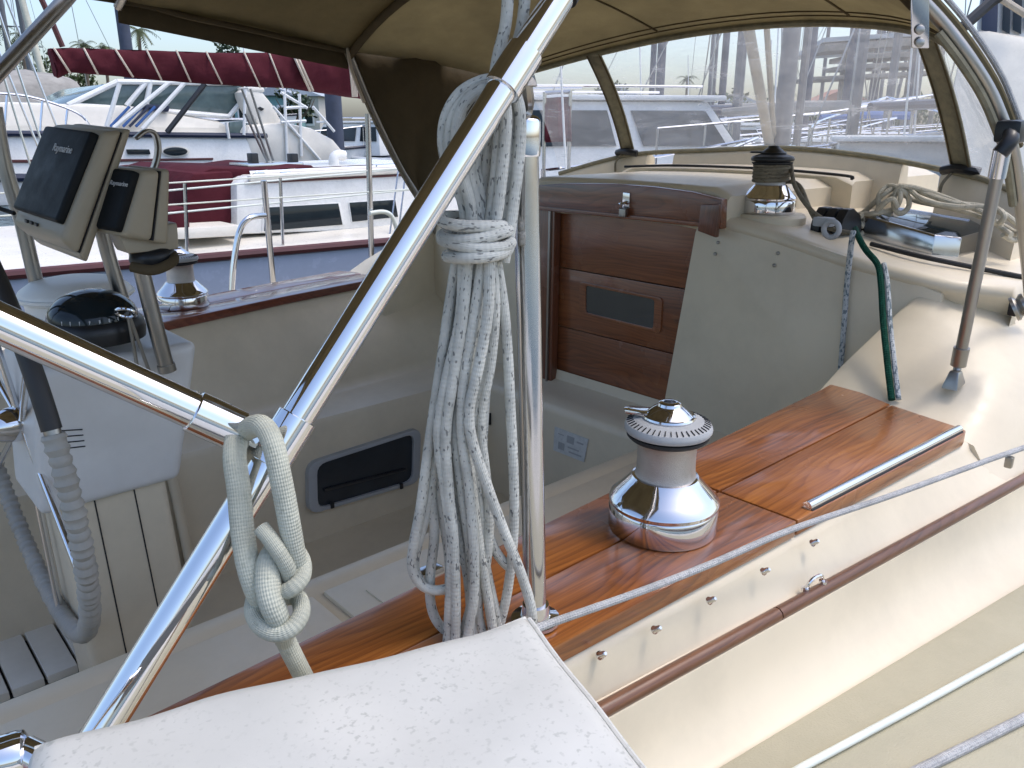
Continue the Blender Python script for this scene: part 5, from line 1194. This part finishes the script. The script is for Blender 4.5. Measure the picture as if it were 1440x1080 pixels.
# ================================================================== OTHER BOATS IN THE MARINA
def motor_boat(name, label, u, d, L, B, ang, fb, cab, hull='white', cabm='white', cat='motor boat', mast=0, cover=None, roofm='white', group='moored boats in the background'):
    """hull with sheer and raked bow, cabin with real window panes, optional mast; cab = list of (x0, x1, z0, z1, inset)"""
    o = ground_xy(u, d, -1.5); t = thing(name, o, label, cat, group)
    e1 = _R*math.cos(ang)+_H*math.sin(ang); e2 = np.cross(_Z, e1)
    def P3(a, b, c): return o+e1*a+e2*b+_Z*c
    rows = []
    for s in np.linspace(0, 1, 13):
        x = -L/2+L*s; hb = B/2*(1-max(0, (s-.45)/.55)**2.4)*(.9+.1*min(1, s*3)); sh = fb*(1+.35*s*s)
        rk = .10*L*max(0, s-.8)/.2
        rows.append([P3(x-rk*.0, -hb*.7, -.15), P3(x+rk*.4, -hb*.9, fb*.45), P3(x+rk, -hb, sh), P3(x+rk, -hb*.92, sh+.02), P3(x+rk, 0, sh+.06), P3(x+rk, hb*.92, sh+.02), P3(x+rk, hb, sh), P3(x+rk*.4, hb*.9, fb*.45), P3(x, hb*.7, -.15)])
    g = G().grid(rows); g.add(rows[0], [tuple(range(9))]); g.build('hull', hull, t, fixn=True, smooth=45)
    for side in (-1, 1):
        G().tube([lerp(r[2], r[4], .0)+e2*(-.0) if side < 0 else r[6] for r in rows], .05, 6).build('rub_rail', 'navy' if hull != 'navy' else 'white', t)
    for (x0, x1, z0, z1, ins, rake, glass) in cab:
        hb = B/2-ins; b_ = [P3(x0, -hb, z0), P3(x1, -hb, z0), P3(x1, hb, z0), P3(x0, hb, z0)]
        hb2 = hb-.12; tt = [P3(x0+.1, -hb2, z1), P3(x1-rake, -hb2, z1), P3(x1-rake, hb2, z1), P3(x0+.1, hb2, z1)]
        cb_ = G().hexa(b_, tt).build('cabin', cabm, t, bev=.08, fixn=True)
        rf = [P3(x0-.1, -hb2-.08, z1), P3(x1-rake+.2, -hb2-.08, z1), P3(x1-rake+.2, hb2+.08, z1), P3(x0-.1, hb2+.08, z1)]
        G().hexa(rf, [p+_Z*.06 for p in rf]).build('roof', roofm, t, bev=.04, fixn=True)
        if glass:
            nwin = glass
            for k in range(nwin):
                s0, s1_ = (k+.12)/nwin, (k+.88)/nwin
                for (bb0, bb1, tt0, tt1, sg) in ((b_[0], b_[1], tt[0], tt[1], -1), (b_[3], b_[2], tt[3], tt[2], 1)):
                    q = [lerp(lerp(bb0, bb1, s), lerp(tt0, tt1, s), h) for s, h in ((s0, .45), (s1_, .45), (s1_, .88), (s0, .88))]
                    G().prism([p+e2*sg*.03 for p in q], -e2*sg*.02).build('pane', 'glass_p' if k % 2 else 'glass', cb_, fixn=True, smooth=0)
            q = [lerp(lerp(b_[1], b_[2], s), lerp(tt[1], tt[2], s), h) for s, h in ((.08, .42), (.92, .42), (.92, .9), (.08, .9))]
            G().prism([p+e1*.04 for p in q], -e1*.02).build('pane', 'glass_g', cb_, fixn=True, smooth=0)
    if mast:
        m_ = G().tube([P3(.1*L, 0, fb), P3(.1*L, 0, fb+mast)], .08, 8).build('mast', 'mast', t)
        G().tube([P3(.1*L, 0, fb+1.15), P3(-.08*L, 0, fb+1.16), P3(-.3*L, 0, fb+1.1)], [.085, .075, .05], 8).build('boom_cover', cover or 'blue', t)
        for e_ in (P3(.55*L, 0, fb*1.3), P3(-.48*L, 0, fb), P3(.1*L, -B/2, fb), P3(.1*L, B/2, fb)):
            G().tube([e_, P3(.1*L, 0, fb+mast*.97)], .012, 4).build('stay', 'steel_old', m_)
    if cab and d < 30:
        (x0, x1, z0, z1, ins, rake, glass) = cab[0]; hb2 = B/2-ins-.12
        for sd2 in (-1, 1):
            G().tube([P3(x0+.2, sd2*hb2, z1+.16), P3(x1-rake-.1, sd2*hb2, z1+.16)], .018, 6).build('roof_rail', 'chrome', t)
            G().tube([rows[6][3 if sd2 < 0 else 5]+_Z*.55, rows[8][3 if sd2 < 0 else 5]+_Z*.55, rows[10][3 if sd2 < 0 else 5]+_Z*.55, rows[12][4]+_Z*.6], .016, 6).build('bow_rail', 'chrome', t)
        G().tube([P3(x0+.3, 0, z1), P3(x0+.2, .1, z1+1.8)], .012, 5).build('antenna', 'white', t)
    for k in range(4):
        for side in (-1, 1):
            s = .5+.14*k; i_ = int(s*12); r = rows[i_]; q = r[3] if side < 0 else r[5]
            G().tube([q, q+_Z*.55], .015, 5).build('stanchion', 'steel', t)
    return t
A = math.pi
motor_boat('pilothouse_boat', 'white pilothouse boat with big dark windows seen through the left sprayhood window', 885, 10.5, 7.2, 2.6, R_(8), 1.35, [(-1.7, 1.5, 1.4, 2.36, .35, .75, 2)], roofm='white')
motor_boat('sedan_boat', 'white sedan boat behind the maroon panel in the far left sprayhood window', 770, 14, 6.5, 2.6, R_(-12), 1.3, [(-1.6, 1.3, 1.4, 2.5, .35, .5, 3)])
motor_boat('runabout', 'low white runabout lying just below the pilothouse boat', 800, 7.8, 3.6, 1.7, R_(18), .95, [(-.3, .8, 1.0, 1.35, .3, .5, 2)])
motor_boat('day_cruiser', 'small white day cruiser in the middle of the window, left of the mast', 1010, 22, 7, 2.6, R_(15), 1.2, [(-1.2, 1.2, 1.3, 2.1, .4, .5, 3)])
motor_boat('sailing_yacht', 'white yacht with a grey boom cover right of the mast in the window', 1175, 15, 9, 2.9, R_(-8), 1.3, [(-1.5, 1.8, 1.35, 1.8, .6, .6, 4)], cat='sailboat', mast=11, cover='tarp')
motor_boat('dark_hulled_boat', 'navy hulled boat at the right of the big window by the strap', 1265, 9.5, 4.5, 2.2, R_(70), 1.35, [(-1.0, .8, 1.4, 1.9, .3, .4, 2)], hull='navy')
motor_boat('white_cutter', 'white hulled cutter seen through the right hand sprayhood window', 1375, 11, 7.0, 2.6, R_(25), 1.2, [(-1.5, 1.2, 1.3, 1.75, .45, .4, 3)], cat='sailboat', mast=10, cover='navy')
motor_boat('trawler', 'distant white trawler at the left of the window near the treeline', 940, 36, 9, 3.2, R_(170), 1.5, [(-2.5, 1.5, 1.6, 3.0, .3, .6, 4)])
motor_boat('harbour_launch', 'distant white launch left of the mast near the treeline', 1055, 42, 8, 3, R_(10), 1.2, [(-1.5, 1.5, 1.3, 2.2, .3, .6, 3)])
motor_boat('flybridge_boat', 'white flybridge boat with a roofed upper deck above the maroon boom cover', 248, 40, 10, 3.4, R_(5), 2.0, [(-3, 2.5, 2.0, 3.4, .3, .8, 4), (-1.6, .9, 3.5, 4.7, .6, .4, 3)])
motor_boat('blue_boat', 'small dark blue boat right of the cruiser stern by the sprayhood edge', 500, 26, 7, 2.6, R_(160), 1.1, [(-1.4, 1.2, 1.2, 2.2, .35, .5, 3)], hull='navy')
motor_boat('moored_sloop', 'white sloop far left behind the rigging wires', 20, 30, 9, 2.8, R_(12), 1.2, [(-1.5, 1.6, 1.3, 1.75, .6, .6, 4)], cat='sailboat', mast=12, cover='tarp')
motor_boat('distant_yacht', 'faint distant yacht in the right half of the big window', 1225, 46, 9, 2.8, R_(-14), 1.2, [(-1.5, 1.6, 1.3, 1.8, .6, .6, 4)], cat='sailboat', mast=12, cover='maroon')
for i, (nm, lab, u, d, L_, an_, mst, cov, hl) in enumerate((
        ('ketch', 'white ketch low in the big window, left of its middle', 985, 12.5, 6.5, 20, 9, 'navy', 'white'),
        ('day_sailer', 'small white day sailer close right of the mast foot', 1150, 10.5, 4.2, -25, 8, 'tarp', 'white'),
        ('navy_sloop', 'navy sloop with blue boom cover beside the right hand strap', 1250, 17, 7, 28, 10, 'blue', 'navy'),
        ('far_cruiser', 'far white cruiser between lone piling and mast', 1045, 26, 8, 175, 0, None, 'white'),
        ('far_sloop', 'far white sloop under the dock shelter roof', 1205, 33, 9, 12, 11, 'navy', 'white'),
        ('far_ketch', 'far white yacht right of the left strap, behind the pilothouse boat', 960, 30, 9, -10, 11, 'maroon', 'white'),
        ('moored_launch', 'white launch in the right hand sprayhood window behind the cutter', 1395, 20, 7, 160, 0, None, 'white'),
        ('stern_on_boat', 'white boat lying behind the cruiser at left, under the boom cover', 330, 24, 8, 20, 0, None, 'white'))):
    motor_boat(nm, lab, u, d, L_, 2.5, R_(an_), 1.15, [(-L_*.2, L_*.18, 1.2, 1.62 if mst else 2.15, .45, .5, 3)], hull=hl, cat='sailboat' if mst else 'motor boat', mast=mst, cover=cov)
# big white boat forward, beyond the right-hand hoop
bw = thing('houseboat', ground_xy(1470, 7.5, -1.5), 'tall cream motor yacht with dark side windows at the top right corner', 'motor yacht')
def RB(u, v, d): return D(u, v, d)
def solid(pts, depth, dd, name, mat, par, bev=.03): return G().prism([RB(u, v, depth) for u, v in pts], (_H+_R*.64)*dd).build(name, mat, par, bev=bev, fixn=True, smooth=40)
solid([(1345, 330), (1330, 160), (1352, 62), (1375, 40), (1500, 60), (1900, 90), (1900, 330)], 7.0, 3.0, 'hull', 'offwhite', bw, .1)
solid([(1372, 46), (1384, -60), (1800, -90), (1800, 80), (1480, 62)], 7.4, 2.2, 'deckhouse', 'white', bw, .05)
solid([(1378, -34), (1800, -70), (1800, -100), (1376, -60)], 7.2, 2.6, 'roof', 'white', bw, .05)
for (u0, u1) in ((1380, 1402), (1409, 1420), (1424, 1436), (1441, 1470), (1476, 1520)):
    solid([(u0, 42), (u0+2, -10), (u1+2, -12), (u1, 48)], 7.36, .03, 'window', 'navy' if u0 < 1390 else 'glass', bw, .004)
G().tube([RB(1352, 40, 6.9), RB(1392, 4, 6.9), RB(1410, -8, 6.9)], .05, 8).build('frame_tube', 'black', bw)
G().tube([RB(1395, -10, 6.9), RB(1445, 22, 6.9)], .03, 8).build('frame_tube', 'cord', bw)
# maroon sheet hung on the neighbour's rail, seen through the window
ms_ = thing('maroon_awning', PX(784, 196, 6.0), 'maroon cloth panel hanging behind the left sprayhood window', 'awning')
q = [D(u, v, 8.2) for u, v in ((766, 138), (802, 136), (804, 199), (767, 200))]
G().grid([[lerp(lerp(q[0], q[1], s), lerp(q[3], q[2], s), t)+_H*.03*math.sin(s*9) for t in np.linspace(0, 1, 6)] for s in np.linspace(0, 1, 9)]).build('cloth', 'maroon', ms_, thick=.01)
G().tube([q[0]+_Z*.05, q[1]+_Z*.05], .02, 8).build('pole', 'steel', ms_)
for c_ in (q[0], q[1]): G().tube([V(c_[0], c_[1], -.6), c_+_Z*.06], .02, 8).build('pole', 'steel', ms_)

# ================================================================== PILINGS, DOCK, MASTS
def piling(u, d, r, ztop, label, mat='piling'):
    o = ground_xy(u, d, -2.5); t = thing('piling', o, label, 'piling', 'mooring pilings')
    G().tube([o, V(o[0], o[1], ztop*.5), V(o[0], o[1], ztop)], [r*1.05, r, r*.96], 14).build('shaft', mat, t)
    G().lathe([(r*1.15, 0), (r*1.15, .05), (r*.2, .35), (0, .36)], 14, (o[0], o[1], ztop), cap=False).build('cap', 'white', t)
    return t
for a in ((193, 21, .15, 8, 'tall blue-grey piling rising above the left part of the maroon boom cover'), (471, 15, .155, 1.75, 'dark blue piling right of the cruiser, partly behind the boom cover'),
          (925, 24, .13, 5, 'dark piling just right of the left sprayhood strap'), (914, 30, .11, 6, 'thinner piling close beside the one right of the left strap'), (1012, 30, .13, 5.2, 'piling standing alone left of the mast in the big window'),
          (1128, 22, .15, 5, 'piling immediately right of the mast'), (1186, 24, .14, 4.0, 'piling under the left end of the dock roof'), (1222, 26, .14, 3.6, 'piling under the middle of the dock roof'),
          (1278, 20, .14, 3.2, 'piling beside the right sprayhood strap')): piling(*a)
dr_ = thing('dock_shelter', ground_xy(1230, 25, -1.5), 'grey timber dock shelter roof across the right half of the big window', 'shelter')
def dq(u, v, d): return D(u, v, d)
for (u0, v0, u1, v1, h) in ((1160, 62, 1330, 50, .22), (1200, 76, 1330, 70, .16), (1195, 90, 1330, 86, .14), (1140, 108, 1330, 98, .12)):
    a, b_ = dq(u0, v0, 25), dq(u1, v1, 25); G().hexa([a-_Z*h, b_-_Z*h, b_-_Z*h+_H*2, a-_Z*h+_H*2], [a, b_, b_+_H*2, a+_H*2]).build('beam', 'dockwood', dr_, bev=.02, fixn=True)
for u in (1190, 1235, 1285, 1325): p = dq(u, 60, 25.4); G().tube([V(p[0], p[1], -1.8), p], .09, 8).build('post', 'dockwood', dr_)
rt_ = [dq(1158, 57, 25), dq(1335, 45, 25), dq(1335, 45, 25)+_H*3-_Z*.3, dq(1158, 57, 25)+_H*3-_Z*.3]
G().hexa([p-_Z*.05 for p in rt_], [p+_Z*.08 for p in rt_]).build('roof', 'roof_w', dr_, fixn=True)
dkx = thing('dock', ground_xy(480, 9, -1.5), 'grey timber dock on piles between the boats', 'dock')
a, b_ = ground_xy(430, 16.5, -.75), ground_xy(760, 14.5, -.75); pv = (b_-a); nP = 30
plk = None; ang_ = math.atan2(pv[1], pv[0])
for i in range(nP):
    c_ = lerp(a, b_, (i+.5)/nP)
    if plk is None: plk = G().box((0, 0, 0), (np.linalg.norm(pv)/nP*.94, 1.6, .05)).build('plank', 'dockwood', dkx, smooth=0, at=c_); plk.rotation_euler = (0, 0, ang_)
    else: piece('plank', plk, c_, dkx, (0, 0, ang_))
for i in range(4):
    c_ = lerp(a, b_, (i+.2)/4); G().tube([c_-_Z*1.3, c_-_Z*.03], .1, 8).build('pile', 'dockwood', dkx)
def mast(u, d, r, mat, label, lean=0):
    o = ground_xy(u, d, -1.0); t = thing('mast', o, label, 'mast', 'masts of boats out of view')
    G().tube([o, o+_Z*14+_R*lean], [r, r*.8], 10).build('spar', mat, t)
    for s_ in (5.5, 9): G().tube([o+_Z*s_-_R*.9, o+_Z*(s_+.05), o+_Z*s_+_R*.9], .03, 6).build('spreader', mat, t)
    for sg in (-1, 1): G().tube([o+_R*sg*1.1+_Z*.6, o+_Z*5.5+_R*sg*.9, o+_Z*13.5], .012, 4).build('shroud', 'steel_old', t)
    return t
for a in ((88, 26, .11, 'mast_c', 'cream mast right of the slanting dark tube at top left', -1.6), (32, 34, .13, 'mast', 'pale grey mast near the top left corner'),
          (55, 42, .1, 'mast', 'thin pale mast between two others at top left'), (1000, 34, .07, 'mast', 'slim mast left of the lone piling in the window'), (1150, 30, .07, 'mast', 'slim mast right of the mast-side piling'), (1246, 36, .08, 'mast', 'slim leaning mast behind the dock shelter', 1.5)): mast(*a)

# ================================================================== SHORE: trees, houses
def leaf_quads(g, c, rx, rz, n, s):
    for _ in range(n):
        while True:
            p = np.random.uniform(-1, 1, 3)
            if .25 < np.dot(p, p) < 1: break
        p = c+p*np.array((rx, rx, rz)); a = np.random.normal(size=3); a /= np.linalg.norm(a); b = np.cross(a, np.random.normal(size=3)); b /= np.linalg.norm(b); k = s*random.uniform(.6, 1.3)
        g.add([p-a*k, p+b*k*.6, p+a*k, p-b*k*.6], [(0, 1, 2, 3)])
np.random.seed(5)
def tree(u, d, h, r, label, mat='leaf', n=420):
    o = ground_xy(u, d, -.7); t = thing('tree', o, label, 'tree', 'trees along the shore')
    tg = G(); tg.tube([o, o+_Z*h*.4, o+_Z*h*.75], [.22, .16, .06], 8)
    for k in range(5):
        a = k*1.26; tg.tube([o+_Z*h*.4, o+_Z*h*.6+V(math.cos(a), math.sin(a), 0)*r*.5, o+_Z*h*.8+V(math.cos(a), math.sin(a), 0)*r*.7], [.1, .06, .03], 6)
    tg.build('trunk', 'bark', t)
    g = G()
    for k in range(9):
        a = random.uniform(0, 6.28); rr = random.uniform(0, .65)*r; c_ = o+V(math.cos(a)*rr, math.sin(a)*rr, h*random.uniform(.5, .9)); leaf_quads(g, c_, r*.45, h*.13, n//9, .24)
    g.build('crown', mat, t, smooth=0); return t
def palm(u, d, h, label):
    o = ground_xy(u, d, -.7); t = thing('palm_tree', o, label, 'palm tree', 'palms along the shore')
    top = o+_Z*h+V(.3, .2, 0); G().tube(spline([o, o+_Z*h*.5+V(.05, 0, 0), top], 5), .17, 8).build('trunk', 'bark', t)
    for k in range(16):
        a = k*2.4; el = random.uniform(-.3, .9); L_ = random.uniform(1.4, 2.0); g = G(); pts = []
        for j in range(7):
            s = j/6; pts.append(top+V(math.cos(a)*L_*s, math.sin(a)*L_*s, L_*(el*s-.75*s*s)))
        sd_ = V(-math.sin(a), math.cos(a), 0)
        for j in range(6):
            for sg in (-1, 1):
                for q in (0, .5):
                    p = lerp(pts[j], pts[j+1], q); wv = (1-j/7)*.42+.1; g.add([p, p+sd_*sg*wv-_Z*wv*.5+(pts[j+1]-pts[j])*.5, p+(pts[j+1]-pts[j])*.35], [(0, 1, 2)])
        g.build('frond', 'leaf2', t, smooth=0)
    return t
for a in ((48, 76, 9.6, 'palm behind the slanting dark tube at top left'), (14, 80, 10.6, 'leftmost palm at the picture edge'), (209, 78, 10.2, 'palm between the tall piling and the flybridge boat'), (132, 82, 9.2, 'low palm above the middle of the maroon boom cover'), (160, 90, 9.8, 'palm just left of the tall piling'),
          (962, 125, 8.6, 'palm far off in the big window, nearest the left strap'), (1088, 140, 8.0, 'palm far off just left of the mast')): palm(*a)
for a in ((72, 80, 9.2, 2.8, 'round bushy tree right of the slanting dark tube'), (120, 84, 8.6, 2.2, 'low bushy tree peeping over the boom cover'), (332, 76, 9.8, 2.2, 'dark tree left of the terracotta roof', 'leaf3'), (384, 84, 6.0, 2.2, 'tree between the roofs under the canvas edge'), (-40, 80, 8, 3.5, 'tree at the left picture edge'),
          (300, 80, 4.0, 2.5, 'low tree behind the cruiser windscreen', 'leaf3'), (420, 70, 4.6, 2.5, 'tree behind the boom near its right end', 'leaf3'), (10, 70, 4.4, 2.6, 'bush on the bank behind the covered boat'), (130, 66, 3.6, 2.2, 'bush right of the grey tarpaulin', 'leaf3'), (850, 95, 6.4, 2.8, 'tree beside the left sprayhood strap')): tree(*a)
fw = G()
for i in range(80):
    u = random.uniform(740, 1500); d = 150+random.uniform(0, 30); o = ground_xy(u, d, -.7); h = random.uniform(3.5, 8.5)
    leaf_quads(fw, o+_Z*h*.55, random.uniform(2.5, 5), h*.5, 55, .6)
for i in range(34):
    u = random.uniform(-160, 460); o = ground_xy(u, 84+random.uniform(0, 12), -.7); h = random.uniform(8.0, 11.0) if (u < 70 or 300 < u) else random.uniform(6.5, 9.4)
    leaf_quads(fw, o+_Z*h*.5, random.uniform(1.8, 3.2), h*.5, 110, .32)
tag(fw.build('treeline', 'leaf', smooth=0), 'green band of far-off trees behind the marina', 'trees', kind='stuff')
def house(u, d, w_, h, roof, wall, label, dep=7):
    o = ground_xy(u, d, -.7); t = thing('house', o, label, 'house', 'houses on the shore'); e1, e2 = _R, _H
    def P3(a, b, c): return o+e1*a+e2*b+_Z*c
    G().hexa([P3(-w_/2, 0, 0), P3(w_/2, 0, 0), P3(w_/2, dep, 0), P3(-w_/2, dep, 0)], [P3(-w_/2, 0, h), P3(w_/2, 0, h), P3(w_/2, dep, h), P3(-w_/2, dep, h)]).build('wall', wall, t, fixn=True, smooth=0)
    rh = w_*.22; g = G(); g.prism([P3(-w_/2-.5, -.5, h), P3(w_/2+.5, -.5, h), P3(0, -.5, h+rh)], e2*(dep+1)); g.build('roof', roof, t, fixn=True, smooth=0)
    for k in range(3):
        x = -w_/2+w_*(k+.5)/3; f = G().hexa([P3(x-.65, -.06, h*.35), P3(x+.65, -.06, h*.35), P3(x+.65, .02, h*.35), P3(x-.65, .02, h*.35)], [P3(x-.65, -.06, h*.8), P3(x+.65, -.06, h*.8), P3(x+.65, .02, h*.8), P3(x-.65, .02, h*.8)]).build('window', 'white', t, fixn=True, smooth=0)
        G().hexa([P3(x-.5, -.1, h*.4), P3(x+.5, -.1, h*.4), P3(x+.5, -.04, h*.4), P3(x-.5, -.04, h*.4)], [P3(x-.5, -.1, h*.75), P3(x+.5, -.1, h*.75), P3(x+.5, -.04, h*.75), P3(x-.5, -.04, h*.75)]).build('pane', 'glass', f, fixn=True, smooth=0)
    return t
for a in ((352, 82, 8, 4.0, 'roof_r', 'wall_h', 'house with a terracotta roof between boom cover and canvas edge'), (374, 74, 5.5, 4.1, 'roof_w', 'wall_t', 'teal house with a pale metal roof left of the sprayhood'), (400, 78, 7, 4.2, 'roof_w', 'wall_h', 'pale house with a metal roof tucked under the canvas edge'),
          (870, 130, 14, 4.5, 'roof_w', 'wall_h', 'long pale house far off beside the left strap'), (1040, 160, 16, 4, 'roof_w', 'wall_t', 'far teal roofed building left of the mast'), (1180, 165, 18, 5, 'roof_r', 'wall_h', 'far building with a reddish roof under the dock shelter')): house(*a)
